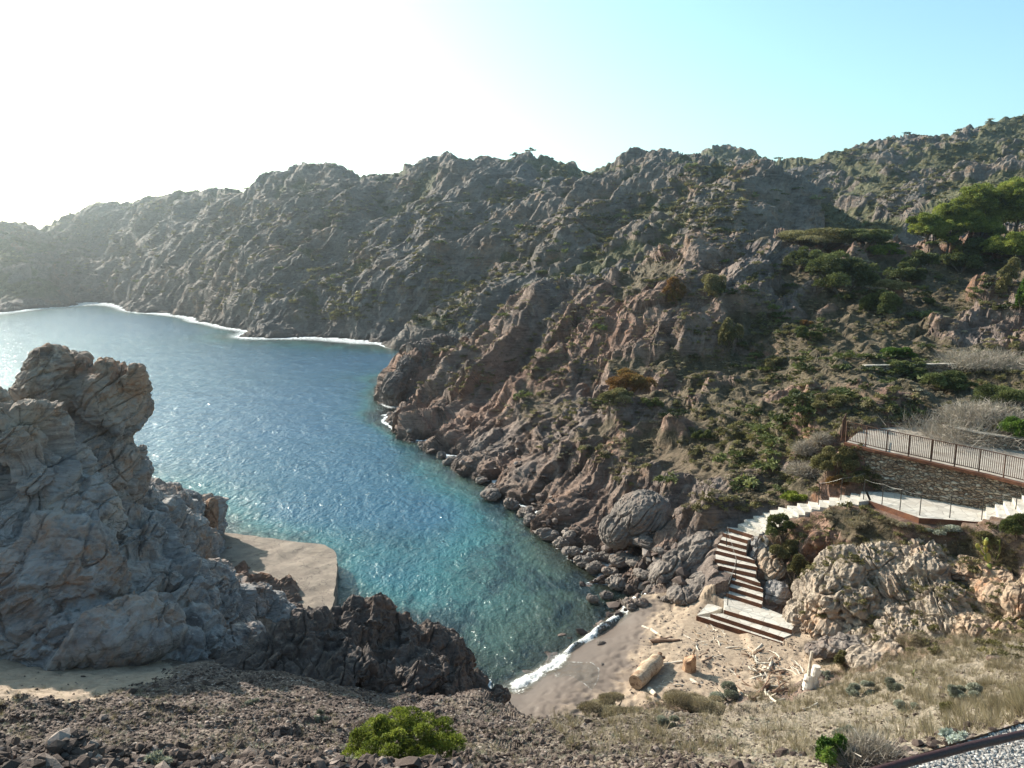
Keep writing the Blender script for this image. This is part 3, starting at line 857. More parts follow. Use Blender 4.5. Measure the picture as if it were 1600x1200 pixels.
# ------------------------------------------------------------------ free standing rock built from joined masses
def stone_mesh(name, blobs, voxel, sub, relief, seed=0, ang=0.75, dip=0.65, pits=0.0, ribs=0.10, spike=0.0, boxes=(), cut=None):
    """blobs: (px, py, d, rx_px, ry_px, r_depth, tilt); joined, remeshed and broken up by blocks and strata"""
    bm = bmesh.new()
    for b in blobs:
        px, py, d, rx, ry, rd = b[:6]
        c = at_d(px, py, d) if cut is None else Vector((px, py, d))
        k = (d / FOC) * 1.02 if cut is None else 1.0
        mtx = Matrix.Translation(c) @ Matrix.Rotation(b[6] if len(b) > 6 else 0, 4, 'Y') @ Matrix.Diagonal((rx * k, rd, ry * k, 1))
        bmesh.ops.create_icosphere(bm, subdivisions=3, radius=1, matrix=mtx)
    for px, py, d, wx, dy, hz, rz in boxes:
        c = at_d(px, py, d)
        bmesh.ops.create_cube(bm, size=1, matrix=Matrix.Translation(c) @ Matrix.Rotation(rz, 4, 'Z') @ Matrix.Diagonal((wx, dy, hz, 1)))
    me = bpy.data.meshes.new(name); bm.to_mesh(me); bm.free()
    o = bpy.data.objects.new('tmp', me); COL.objects.link(o)
    m = o.modifiers.new('r', 'REMESH'); m.mode = 'VOXEL'; m.voxel_size = voxel; m.use_smooth_shade = True
    if sub:
        s2 = o.modifiers.new('s', 'SUBSURF'); s2.levels = sub; s2.render_levels = sub
    dg = bpy.context.evaluated_depsgraph_get()
    ev = bpy.data.meshes.new_from_object(o.evaluated_get(dg), depsgraph=dg)
    bpy.data.objects.remove(o); bpy.data.meshes.remove(me)
    n = len(ev.vertices)
    V = np.empty(n * 3, F32); ev.vertices.foreach_get('co', V); V = V.reshape(-1, 3)
    N = np.empty(n * 3, F32); ev.vertices.foreach_get('normal', N); N = N.reshape(-1, 3)
    X, Y, Z = V[:, 0], V[:, 1], V[:, 2]
    sx, sy, sz_ = strata(X, Y, Z, ang, dip, 2.0)
    wx = perlin(X / 1.4, Y / 1.4, Z / 1.4, seed + 1) * 0.18; wz = perlin(X / 1.4 + 9, Y / 1.4, Z / 1.4, seed + 2) * 0.18
    h = np.zeros(n, F32)
    for lam, a in relief:
        c, dd, _ = cells((sx + wx) / lam, (sy + wz) / lam, (sz_ + wx) / lam, seed + int(lam * 100), soft=0.06)
        h += (c + (0.45 - dd) * 0.35) * lam * a
        h += perlin(X / lam, Y / lam, Z / lam, seed + 5 + int(lam * 10)) * lam * a * 0.3
    h += perlin(X / 0.12, Y / 0.12, Z / 0.12, seed + 70) * 0.025 + np.abs(perlin(X / 0.3, Y / 0.3, Z / 0.3, seed + 71)) * -0.07
    if ribs:
        q = np.abs(perlin(sx / 1.6, sy / 0.30, sz_ / 0.16, seed + 55))
        h += (0.3 - np.minimum(q, 0.6)) * ribs
    # joints
    j = np.abs(perlin(sx / 1.2, sy / 1.2, sz_ / 0.7, seed + 33))
    h -= (1 - sstep(0, 0.05, j)) * 0.12
    j = np.abs(perlin(X / 2.6 + 4, Y / 2.6, Z / 2.2, seed + 34) + 0.15 * perlin(X, Y, Z, seed + 35))
    h -= (1 - sstep(0, 0.03, j)) * 0.10
    if pits:
        for lm in (0.42, 0.21):
            _, dd, idv = cells((X + wx * .3) / lm, Y / lm, (Z + wz * .3) / lm / 0.8, seed + 3)
            h -= sstep(0.5, 0.15, dd) * pits * lm * (idv > 0.22) * sstep(-.25, .1, perlin(X / 1.3, Y / 1.3, Z / 1.3, seed + 4))
    V += N * h[:, None]
    if spike:
        V[:, 2] += np.maximum(0, perlin(X / 0.5, Y / 0.5, X * 0, seed + 8)) * spike * np.clip(N[:, 2], 0, 1) + np.maximum(0, perlin(X / 0.22, Y / 0.22, X * 0, seed + 9)) * spike * 0.4
    ev.vertices.foreach_set('co', V.ravel()); ev.update()
    ev.name = name
    ev.polygons.foreach_set('use_smooth', [False] * len(ev.polygons))
    return ev

_ca = rock_material('crag_rock', (0.085, 0.080, 0.082), (0.23, 0.212, 0.205), (0.45, 0.41, 0.37), ochre=(0.30, 0.16, 0.085), scale=0.9, veins=0.5, oc0=0.49)
_t, _p, _c = _ca[0], _ca[1], _ca[2]
_s = _t.n('ShaderNodeSeparateXYZ'); _t.L(_p, _s.inputs[0])
_hz = _t.math('ADD', _s.outputs[2], _t.math('MULTIPLY', _t.math('SUBTRACT', _ca[4], 0.5), 9.0))
_c = _t.mix(_t.mr(_hz, 9.5, 12.5, 0, 0.8), _c, _t.mix(1.0, _c, (1.0, 0.80, 0.63), 'MULTIPLY'))   # the head is browner rock
M['crag'] = finish_rock((_t, _p, _c, _ca[3]), 0.10)
M['darkrock'] = finish_rock(rock_material('dark_jagged_rock', (0.038, 0.030, 0.028), (0.078, 0.060, 0.053), (0.17, 0.135, 0.115), ochre=(0.16, 0.095, 0.065), scale=1.4, veins=0.6), 0.05)
M['redrock'] = finish_rock(rock_material('rust_rock', (0.12, 0.06, 0.035), (0.26, 0.14, 0.085), (0.38, 0.24, 0.16), scale=1.3), 0.06)
M['palerock'] = finish_rock(rock_material('pale_pinkish_rock', (0.14, 0.105, 0.08), (0.28, 0.22, 0.17), (0.43, 0.355, 0.28), ochre=(0.36, 0.20, 0.11), scale=1.3, veins=0.5), 0.07)
M['ochrerock'] = finish_rock(rock_material('ochre_rock', (0.17, 0.11, 0.08), (0.31, 0.215, 0.15), (0.45, 0.34, 0.24), ochre=(0.45, 0.20, 0.09), scale=1.3, veins=0.5), 0.07)
M['shorerock'] = finish_rock(rock_material('shore_rock', (0.075, 0.062, 0.055), (0.16, 0.13, 0.112), (0.28, 0.235, 0.20), ochre=(0.20, 0.12, 0.085), scale=1.2, veins=0.5), 0.05)

crag = link('rock_crag', stone_mesh('rock_crag', [
    (76,602,27,34,58,1.2,0.12), (58,640,27,34,52,1.3), (128,606,27.8,30,38,1.1), (172,618,27.5,48,52,1.5,-0.1), (203,642,27.3,25,42,1.1), (150,690,27.2,60,52,1.5),
    (150,745,27,68,60,1.7), (196,735,27.8,32,34,1.2), (206,708,27.4,25,26,1.0), (205,800,29,74,58,1.9), (254,802,33.5,44,44,1.8), (282,820,39,34,48,1.8), (304,875,39,38,56,2.0), (272,852,42,42,66,2.2), (262,832,37,48,58,2.0), (286,832,43,30,58,1.6),
    (38,680,23.0,56,60,1.5,0.2), (20,648,23.2,38,32,1.1), (75,740,23.3,50,58,1.5), (-22,650,24,32,58,1.3), (-60,720,24,60,90,2),
    (60,815,23.3,116,80,2.0), (180,860,25,105,80,2.0), (40,900,21.8,170,95,2.1), (210,935,23.6,125,85,2.0), (320,945,28,74,70,2.0), (385,962,31.5,54,42,1.7),(425,978,31.5,30,24,1.2),
    (100,985,20.7,180,48,1.6), (260,1005,21.8,105,38,1.4), (345,1015,24,66,30,1.3), (-90,850,22.5,120,150,2.6), (-100,980,20.8,150,70,2.2), (130,900,27,130,120,3.0), (0,800,27,140,150,3.0), (240,880,31,90,100,3.0)],
    0.08, 1, ((3.0, 0.20), (1.4, 0.21), (0.65, 0.22), (0.3, 0.22), (0.14, 0.18)), 5, boxes=((326,812,41,0.5,1.6,2.2,0.2),(314,855,40.5,0.9,1.8,2.2,0.1),(210,590,27.0,0.5,0.8,0.7,0.3),(118,575,27.6,0.7,0.9,0.6,0.5)), ribs=0.06), M['crag'])
link('rusty_block', stone_mesh('rusty_block', [(331,800,40.5,8,24,0.7),(334,835,40.5,7,22,0.7)], 0.09, 1, ((1.0, 0.12), (0.4, 0.12)), 7, boxes=((331,812,40.6,0.55,1.2,2.0,0.2),)), M['redrock'], crag)
tag(crag, 'tall grey rock crag with a knobbly overhanging head, filling the left foreground', 'crag')
dark = link('jagged_rock', stone_mesh('jagged_rock', [
    (385,1040,19.8,42,17,0.9), (430,1020,20.8,42,30,1.1), (480,1012,21.6,52,44,1.3), (535,1000,22.6,42,46,1.3), (575,985,23.4,44,46,1.3), (588,953,23.4,15,24,0.6,-0.15), (560,962,23.2,20,22,0.7),
    (622,1008,24,44,40,1.3), (660,1012,24.4,38,34,1.2), (695,1028,24.8,34,36,1.1), (716,1052,25,26,34,1.0), (742,1085,24.6,28,22,0.9), (775,1092,24,22,13,0.7),
    (600,1050,21.8,110,26,1.4), (500,1045,20.4,90,18,1.2), (690,1078,23,50,20,1.2), (560,1020,26,120,40,2.0), (660,1030,26,70,40,1.6)],
    0.07, 1, ((1.3, 0.17), (0.6, 0.22), (0.28, 0.22), (0.13, 0.18)), 21, spike=0.40, ribs=0.04, ang=0.2, dip=1.1), M['darkrock'])
tag(dark, 'long dark jagged rock with a horn on top, between the scree and the small cove', 'rock')

out1 = link('rock_outcrop', stone_mesh('honeycomb_outcrop', [(1262,975,30.6,34,34,1.3), (1290,935,30.8,44,55,1.5), (1318,905,31,46,44,1.5), (1340,950,30,46,52,1.5), (1310,980,29.8,56,26,1.2),(1255,990,30.2,32,14,0.8)],
    0.06, 1, ((2.2, 0.15), (0.9, 0.15), (0.4, 0.17), (0.2, 0.18), (0.1, .14)), 41, pits=0.5), M['palerock'])
tag(out1, 'pale rounded outcrop eaten into honeycomb pits, right beside the bottom steps', 'outcrop')
out2 = link('rock_outcrop', stone_mesh('ribbed_outcrop', [(1400,925,30,40,50,1.4), (1395,970,29,46,36,1.3), (1445,910,29.6,42,40,1.3), (1478,950,28.4,58,46,1.4,0.5), (1500,975,27.6,62,28,1.2), (1350,1003,28.4,54,20,1.2), (1400,1012,27.4,46,17,1.0), (1440,865,31,36,20,1.0), (1370,880,31,44,34,1.2), (1330,1000,29,60,18,1.0), (1440,990,27.6,70,24,1.2)],
    0.06, 1, ((2.2, 0.16), (0.9, 0.16), (0.4, 0.18), (0.2, 0.18), (0.1, .14)), 47, ang=2.6, dip=0.9, ribs=0.24), M['palerock'])
tag(out2, 'pale ribbed outcrop with slanting layers, in the middle of the bank under the white path', 'outcrop')
out3 = link('rock_outcrop', stone_mesh('ochre_outcrop', [(1552,945,27.8,36,42,1.2), (1592,960,27,40,50,1.3), (1575,1000,26,60,22,1.1), (1650,950,27,60,70,1.6), (1560,905,29,34,26,1.0), (1525,990,26.6,44,26,1.0), (1520,900,29.5,40,34,1.2), (1500,880,30.5,50,20,1.0)],
    0.07, 1, ((2.0, 0.18), (0.8, 0.18), (0.4, 0.2), (0.2, 0.18)), 53, ribs=0.15), M['ochrerock'])
tag(out3, 'orange stained crumbling outcrop under the prickly pears at the right edge', 'outcrop')
tip = link('cliff', stone_mesh('cliff', [(622,612,86,18,32,3.0), (640,588,89,22,34,3.5), (668,575,91,30,32,3.5), (700,562,93,34,26,3.5), (612,640,84.5,20,14,2.5), (740,550,94,36,18,3.0), (650,625,85,28,22,2.5)],
    0.28, 1, ((6.0, 0.22), (2.8, 0.24), (1.3, 0.22), (0.6, 0.18)), 71, ang=0.2, dip=1.2, ribs=0.3), M['darkrock'])
tag(tip, 'dark steep rock cliff at the blunt tip of the spur, dropping into the bay', 'cliff')
for blobs, sd_, mk, lab in (
    ([(1193,852,35,22,17,0.7),(1180,870,34.8,12,12,0.5)], 61, 'crag', 'purplish grey knobbly rock right of the middle steps, below the pale curve of the stairs'),
    ([(1208,890,33.8,20,24,0.7),(1200,872,34.2,14,14,0.5)], 62, 'palerock', 'pale smooth striped rock touching the right end of the middle steps'),
    ([(1214,928,32.8,22,20,0.7),(1196,936,32.6,12,10,0.4)], 63, 'crag', 'grey rounded rock beside the landing, right of the lower steps'),
    ([(1240,956,32,16,15,0.6)], 64, 'crag', 'small dark boulder between the landing and the honeycomb outcrop'),
    ([(1100,918,34.4,38,24,1.0,-0.5),(1075,930,34,34,14,0.8),(1118,900,34.8,18,20,0.7)], 65, 'shorerock', 'sloping layered slab of grey rock against the left side of the lower steps'),
    ([(1075,870,36.6,60,26,1.2,-0.7),(1040,890,36.2,40,20,1.0,-0.7)], 66, 'shorerock', 'long slanting ridge of layered rock between the boulder shore and the steps'),
    ([(1000,810,40,52,42,1.8,-0.5),(965,830,39.6,28,28,1.2)], 67, 'shorerock', 'biggest rounded rock mass on the near end of the rocky shore'),
    ([(1320,1010,27.6,42,13,0.8),(1290,1016,27.8,34,9,0.6)], 68, 'shorerock', 'flat greenish grey slab at the foot of the honeycomb outcrop'),
    ([(1366,1035,26.0,44,24,1.0),(1395,1022,26,22,20,0.8)], 69, 'palerock', 'smooth pale wedge of rock below the ribbed outcrop, above the dry grass')):
    o = link('boulder', stone_mesh('boulder', blobs, 0.07, 1, ((0.9, 0.13), (0.4, 0.14), (0.2, 0.12)), sd_, ang=0.4, dip=0.8), M[mk])
    tag(o, lab, 'rock')

# ------------------------------------------------------------------ ray to ground helper
_ds = np.exp(np.linspace(math.log(5.0), math.log(320), 900)).astype(F32)
def hit(px, py):
    a, y, z = ray(px, py)
    X = (a / y * _ds)[:, None]; Y = _ds[:, None]; Zr = CAM_Z + z / y * _ds
    P, *_ = terrain_points(X, Y, Y * 0.0015)
    below = P[:, 0, 2] > Zr
    k = int(np.argmax(below)) if below.any() else len(_ds) - 1
    return Vector((float(X[k, 0]), float(Y[k, 0]), float(Zr[k])))
def hits(pxs, pys):
    """many rays at once against the finished grid"""
    out = []
    X, Y, Z = [], [], []
    pxs = np.asarray(pxs, float); pys = np.asarray(pys, float)
    a = (pxs - 800) / FOC; b = (600 - pys) / FOC
    yy = CT + b * ST; zz = -ST + b * CT
    u = a / yy; s = zz / yy
    ci = np.clip((u - uu[0]) / (uu[1] - uu[0]), 0, NU - 1.001).astype(int)
    res = np.full((len(pxs), 3), np.nan)
    for i in range(len(pxs)):
        col = TP[ci[i]]
        e = (col[:, 2] - CAM_Z) / col[:, 1]
        k = int(np.argmax(e > s[i]))
        if e[k] > s[i]: res[i] = col[k]
    return res

# ------------------------------------------------------------------ merged scatter (for stones and scrub nobody could count)
def merge_scatter(name, protos, pos, yaw, scale, which, tint=None, mats=None, tilt=None):
    Vs, Fs, At, off = [], [], [], 0
    for k, (pv, pf) in enumerate(protos):
        sel = np.where(which == k)[0]
        if not len(sel): continue
        c, s = np.cos(yaw[sel])[:, None], np.sin(yaw[sel])[:, None]
        v = pv[None] * scale[sel][:, None, :]
        x = v[..., 0] * c - v[..., 1] * s; y = v[..., 0] * s + v[..., 1] * c; z = v[..., 2]
        if tilt is not None:
            z = z + x * tilt[sel, 0:1] + y * tilt[sel, 1:2]
        P = np.stack([x, y, z], -1) + pos[sel][:, None, :]
        nv = pv.shape[0]
        f = pf[None] + (np.arange(len(sel)) * nv)[:, None, None] + off
        Vs.append(P.reshape(-1, 3)); Fs.append(f.reshape(-1, pf.shape[1])); off += len(sel) * nv
        At.append(np.repeat((tint if tint is not None else np.zeros(len(pos)))[sel], nv))
    return np_mesh(name, np.concatenate(Vs), np.concatenate(Fs), False, {'tint': np.concatenate(At)})

def stone_proto(seed, sub=1, flat=0.7):
    bm = bmesh.new(); bmesh.ops.create_icosphere(bm, subdivisions=sub, radius=1)
    V = np.array([v.co[:] for v in bm.verts], F32); Fc = np.array([[v.index for v in f.verts] for f in bm.faces], np.int32); bm.free()
    c, dd, _ = cells(V[:, 0] * 1.1 + seed * 3.1, V[:, 1] * 1.1, V[:, 2] * 1.1, seed, soft=0.1)
    V = V * (1 + c * 0.55 + perlin(V[:, 0] * 2 + seed, V[:, 1] * 2, V[:, 2] * 2, seed) * 0.25)[:, None]
    V[:, 2] *= flat
    return V.astype(F32), Fc

def stone_material(name, dark, mid, light):
    t = NT(name)
    ti = t.attr('tint'); p = t.pos()
    c = t.ramp(ti, [(0.0, dark), (0.55, mid), (0.92, light), (1.0, tuple(min(1, k * 1.5) for k in light))])
    n = t.noise(p, 14, 5, 0.7)
    c = t.mix(t.mr(n, 0.35, 0.7, 0, 0.6), c, tuple(k * 0.6 for k in mid))
    return t.surf(t.principled(c, 0.9, normal=t.bump(n, 0.6, 0.02), spec=0.2))
M['stones'] = stone_material('scree_stones', (0.045, 0.031, 0.026), (0.115, 0.081, 0.066), (0.26, 0.205, 0.175))
M['rubble'] = stone_material('shore_rubble', (0.06, 0.045, 0.04), (0.17, 0.125, 0.105), (0.32, 0.27, 0.235))

protos = [stone_proto(i, 1, f) for i, f in ((1, 0.6), (2, 0.8), (3, 0.45), (4, 0.7), (5, 0.55))]
def scatter_stones(name, n, px0, px1, py0, py1, smin, smax, mat, filt=None, power=2.2):
    px = rng.uniform(px0, px1, n); py = rng.uniform(py0, py1, n)
    P = hits(px, py)
    ok = ~np.isnan(P[:, 0])
    if filt is not None: ok &= filt(P, px, py)
    P = P[ok]; n = len(P)
    s = smin + (smax - smin) * rng.random(n) ** (power * 2)
    sc = s[:, None] * rng.uniform(0.65, 1.35, (n, 3))
    P[:, 2] += s * 0.12
    me = merge_scatter(name, protos, P.astype(F32), rng.uniform(0, 6.28, n), sc.astype(F32), rng.integers(0, len(protos), n), rng.random(n) ** 1.9, tilt=rng.uniform(-0.35, 0.35, (n, 2)))
    return tag(link(name, me, mat), kind='stuff')
notfroad = lambda P: in_poly(P[:, 0].astype(F32), P[:, 1].astype(F32), FROADP) < 0.5
notsand = lambda P: (in_poly(P[:, 0].astype(F32), P[:, 1].astype(F32), BEACH, 0.3) < 0.3) & ((in_poly(P[:, 0].astype(F32), P[:, 1].astype(F32), HOLLOW, 0.5) < 0.3) | (rng.random(len(P)) < .04))
big_protos = protos
protos = [stone_proto(i, 0, f) for i, f in ((1, 0.6), (2, 0.8), (3, 0.45), (4, 0.7), (5, 0.55))]
scatter_stones('scree_gravel', 36000, -80, 1600, 1045, 1215, 0.008, 0.045, M['stones'], lambda P, a, b: (P[:, 1] < 22) & notfroad(P) & notsand(P) & ((a < 1100) | (rng.random(len(a)) < 0.25)), 1.6)
protos = big_protos
scatter_stones('scree_stones', 2000, -80, 1600, 1050, 1215, 0.025, 0.085, M['stones'], lambda P, a, b: (P[:, 1] < 22) & notfroad(P) & notsand(P) & ((a < 900) | (rng.random(len(a)) < 0.3)), 3)
scatter_stones('shore_rubble', 4200, 600, 1340, 560, 1000, 0.06, 0.36, M['rubble'], lambda P, a, b: (P[:, 1] > 30) & notsand(P) & (P[:, 2] > -0.15) & (P[:, 2] < 1.5 + 0.8 * np.sin(a / 40)) & (P[:, 1] < 100) & ((a < 1080) | (b < 800)), 2.2)

protos = [stone_proto(i, 0, f) for i, f in ((1, 0.6), (2, 0.8), (3, 0.45), (4, 0.7), (5, 0.55))]
scatter_stones('beach_pebbles', 3800, 985, 1300, 950, 1112, 0.008, 0.05, M['rubble'], lambda P, a, b: (P[:, 1] > 20) & (P[:, 2] > .68) & (perlin(P[:, 0] / 1.2, P[:, 1] / 1.2, P[:, 0] * 0, 77) > -.1), 2)
protos = big_protos

# boulders lying along the waterline: individual rocks
bprotos = []
for i in range(4):
    bprotos.append(stone_mesh('boulder', [(0, 0, 0, 0.8, 0.5, 0.7), (0.45 - 0.2 * i, 0.1, 0.1, 0.5, 0.35, 0.5), (-0.3, 0.2 * i - 0.2, -0.05, 0.55, 0.4, 0.5)], 0.09, 0, ((0.9, 0.22), (0.4, 0.2), (0.2, 0.15)), 80 + i * 7, cut=True))
    bprotos[-1].materials.append(M['shorerock'])
_bl = [(618,668,.9),(640,684,.7),(662,697,1.1),(690,712,.8),(706,722,.9),(735,738,.8),(752,752,1.0),(772,762,.8),(768,775,1.3),(790,772,.7),(800,790,1.0),(822,800,.9),(830,815,1.1),(850,820,.8),(858,838,1.2),
       (876,850,1.0),(890,845,.7),(893,868,1.1),(912,878,1.2),(920,860,.8),(932,890,1.0),(945,872,.9),(955,900,.9),(968,912,.8),(975,893,1.1),(990,905,.8),(1003,918,.9),(1015,900,1.0),(1030,915,.8),
       (1020,935,.6),(1045,925,.7),(985,955,.7),(1002,960,.55),(1040,955,.6),(1058,948,.5),(630,530,2.0),(655,538,1.6),(640,545,1.2),(925,935,.5),(948,930,.6)]
for i, (px, py, s) in enumerate(_bl):
    p = at_z(px, py, 0.15)
    o = link('boulder', bprotos[i % 4], None, None, (p.x, p.y, max(0.1, ground(p.x, p.y)) + 0.12 * s))
    o.rotation_euler = (rng.uniform(-.3, .3), rng.uniform(-.3, .3), rng.uniform(0, 6.3))
    q = s * 0.75 * rng.uniform(.8, 1.2); o.scale = (q * rng.uniform(.8, 1.3), q, q * rng.uniform(.7, 1.1))
    tag(o, 'dark wet boulder in the line of rocks along the right shore of the cove', 'boulder', 'boulders along the waterline')
# ------------------------------------------------------------------ quay, stairs, walls, road
def concrete_material(name, dark, light, scale=1.0, rust=0.0, bd=0.02):
    t = NT(name); p = t.pos()
    n = t.noise(p, 1.1 * scale, 6, 0.65); n2 = t.noise(p, 14 * scale, 6, 0.75); n3 = t.noise(p, 0.5 * scale, 3, 0.5, 1.0)
    c = t.mix(t.mr(n, 0.35, 0.65), dark, light)
    c = t.mix(t.mr(n2, 0.5, 0.75, 0, 0.5), c, tuple(k * 0.5 for k in dark))
    c = t.mix(t.mr(n3, 0.55, 0.7, 0, 0.35), c, (0.12, 0.08, 0.05) if not rust else (0.2, 0.07, 0.03))
    if bd > .03:
        cn = t.noise(p, 0.55, 5, 0.6, 0.8); ck = t.mr(t.math('ABSOLUTE', t.math('SUBTRACT', cn, 0.5)), 0.0, 0.012, 1, 0)
        c = t.mix(t.math('MULTIPLY', ck, 0.9), c, (0.07, 0.055, 0.045))
        st_ = t.noise(p, 0.8, 5, 0.7, 0.3); c = t.mix(t.mr(st_, 0.5, 0.68, 0, 0.55), c, (0.13, 0.10, 0.08))
    h = t.math('ADD', n2, t.math('MULTIPLY', n, 1.5))
    return t.surf(t.principled(c, 0.88, normal=t.bump(h, 0.7, bd), spec=0.25))
def flag_material():
    t = NT('pale_flagstone'); p = t.pos()
    wv = t.noise(p, 1.5, 3, 0.5)
    e = t.voro(p, 2.1, 'DISTANCE_TO_EDGE'); col = t.voro(p, 2.1, out='Color')
    s = t.n('ShaderNodeSeparateColor'); t.L(col, s.inputs[0])
    c = t.mix(s.outputs[0], (0.43, 0.39, 0.34), (0.57, 0.525, 0.46))
    n = t.noise(p, 9, 5, 0.7)
    c = t.mix(t.mr(n, 0.5, 0.8, 0, 0.6), c, (0.30, 0.26, 0.21))
    c = t.mix(t.mr(e, 0.0, 0.035, 0.75, 0), c, (0.22, 0.19, 0.16))
    c = t.mix(t.mr(wv, 0.55, 0.7, 0, 0.35), c, (0.36, 0.29, 0.21))
    return t.surf(t.principled(c, 0.8, normal=t.bump(t.math('ADD', n, t.mr(e, 0, 0.05)), 0.5, 0.012), spec=0.3))
def drystone_material():
    t = NT('dry_stone'); p = t.pos()
    q = t.mapping(p, scale=(1, 1, 1.9))
    q2 = t.n('ShaderNodeVectorMath', operation='ADD'); t.L(q, q2.inputs[0])
    nz = t.n('ShaderNodeTexNoise'); nz.inputs['Scale'].default_value = 2.5; t.L(p, nz.inputs['Vector'])
    sc = t.n('ShaderNodeVectorMath', operation='SCALE'); t.L(nz.outputs[1], sc.inputs[0]); sc.inputs[3].default_value = 0.22
    t.L(sc.outputs[0], q2.inputs[1])
    e = t.voro(q2.outputs[0], 4.6, 'DISTANCE_TO_EDGE'); col = t.voro(q2.outputs[0], 4.6, out='Color')
    s = t.n('ShaderNodeSeparateColor'); t.L(col, s.inputs[0])
    c = t.ramp(s.outputs[0], [(0, (0.19, 0.13, 0.09)), (0.4, (0.37, 0.275, 0.195)), (0.75, (0.47, 0.37, 0.27)), (1, (0.60, 0.52, 0.41))])
    n = t.noise(p, 12, 5, 0.7)
    c = t.mix(t.mr(n, 0.4, 0.75, 0, 0.6), c, (0.12, 0.085, 0.065))
    c = t.mix(t.mr(e, 0.01, 0.06, 0.85, 0), c, (0.035, 0.026, 0.022))
    h = t.math('ADD', t.mr(e, 0, 0.22), t.math('MULTIPLY', s.outputs[1], 0.5))
    return t.surf(t.principled(c, 0.9, normal=t.bump(t.math('ADD', h, t.math('MULTIPLY', n, 0.3)), 1.0, 0.10), spec=0.2))
M['quay'] = concrete_material('quay_concrete', (0.19, 0.15, 0.12), (0.30, 0.242, 0.19), 1.0, 0, 0.04)
M['flag'] = flag_material(); M['drystone'] = drystone_material()
M['corten'] = concrete_material('rusty_steel', (0.10, 0.045, 0.03), (0.20, 0.085, 0.045), 3, 1, 0.005)
M['rustrail'] = concrete_material('rusty_rail', (0.055, 0.03, 0.022), (0.12, 0.06, 0.038), 5, 1, 0.003)
M['road'] = concrete_material('pale_road', (0.36, 0.30, 0.245), (0.45, 0.385, 0.32), 1.2, 0, 0.012)
M['steel'] = NT('dark_steel').m
def plain(name, col, rough=0.6, metal=0.0, ns=20, var=0.3):
    t = NT(name); p = t.pos(); n = t.noise(p, ns, 4, 0.6)
    c = t.mix(t.mr(n, 0.35, 0.7, 0, 1), col, tuple(k * (1 - var) for k in col))
    return t.surf(t.principled(c, rough, metal, normal=t.bump(n, 0.3, 0.01)))
M['steel'] = plain('dark_steel', (0.06, 0.055, 0.05), 0.5, 0.6)
M['wire'] = plain('pale_wire', (0.40, 0.38, 0.35), 0.5, 0.5)
M['cap'] = concrete_material('wall_coping', (0.30, 0.265, 0.22), (0.42, 0.375, 0.32), 2)

# quay: worn slab with rounded outer corner, standing on the sea bed
qt = [at_z(px, py, 0.95) for px, py in ((300,818),(342,831),(400,838),(462,846),(506,851),(522,858),(527,868),(526,900),(522,935),(518,952),(500,972),(430,985),(300,1000),(200,900))]
bm = bmesh.new()
tv = [bm.verts.new(p) for p in qt]; f = bm.faces.new(tv)
if f.normal.z < 0: f.normal_flip()
ex = bmesh.ops.extrude_face_region(bm, geom=[f]); vs = [g for g in ex['geom'] if isinstance(g, bmesh.types.BMVert)]
for v in vs: v.co.z = -3.2; v.co.x *= 1.004
bmesh.ops.recalc_face_normals(bm, faces=bm.faces)
bmesh.ops.triangulate(bm, faces=bm.faces)
for _ in range(5):
    bmesh.ops.subdivide_edges(bm, edges=[e for e in bm.edges if e.calc_length() > 0.30 and max(v.co.z for v in e.verts) > -0.5], cuts=1)
    bmesh.ops.triangulate(bm, faces=bm.faces)
V = np.array([v.co[:] for v in bm.verts], F32)
dz = perlin(V[:,0] / 1.6, V[:,1] / 1.6, V[:,2], 7) * 0.10 + perlin(V[:,0] / 0.5, V[:,1] / 0.5, V[:,2], 8) * 0.035
dxy = perlin(V[:,0] / 0.7, V[:,2] / 0.7, V[:,1] / 0.7, 9) * 0.09
for v, a, b in zip(bm.verts, dz, dxy): v.co.z += float(a); v.co.x += float(b); v.co.y += float(b) * 0.6
me = bpy.data.meshes.new('quay'); bm.to_mesh(me); bm.free()
tag(link('quay', me, M['quay']), 'low worn concrete quay jutting into the blue water, half in the shadow of the crag', 'quay')

# staircase: every step is a slab of pale flagstone with a rusty steel riser
stair = empty('staircase', at_z(1157, 983, 0.9))
tag(stair, 'winding outdoor staircase of pale treads and rusty risers climbing from the beach to the path', 'staircase')
inv = Vector(stair.location)
def stair_step(a, b, a2, b2, z, parent, low=0.5, riser=True):
    loc = Vector(parent.location)
    mb = MB()
    a, b, a2, b2 = (Vector((p[0], p[1], z)) for p in (a, b, a2, b2))
    fw = ((a2 + b2) / 2 - (a + b) / 2); fw.z = 0
    if fw.length < 0.05: fw = Vector((0.05, 0.05, 0))
    ext = fw.normalized() * 0.12
    top = [a, b, b2 + ext, a2 + ext]
    area = sum(top[i].x * top[(i + 1) % 4].y - top[(i + 1) % 4].x * top[i].y for i in range(4))
    if area < 0: top.reverse()
    mb.prism([t_ - loc for t_ in top], z - low - loc.z)
    st = mb.build('step', M['flag'], parent)
    if riser:
        ab = (b - a).normalized(); out = -fw.normalized()
        perp = Vector((ab.y, -ab.x, 0)); perp = perp if perp.dot(out) > 0 else -perp
        r = MB(); o = perp * 0.004; th = perp * 0.022
        q = [a + o - ab * 0.02, b + o + ab * 0.02, b + o + th + ab * 0.02, a + o + th - ab * 0.02]
        ar = sum(q[i].x * q[(i + 1) % 4].y - q[(i + 1) % 4].x * q[i].y for i in range(4))
        if ar < 0: q.reverse()
        r.prism([k - loc + Vector((0, 0, 0.002)) for k in q], z - 0.24 - loc.z)
        r.build('riser', M['corten'], st)
    return st
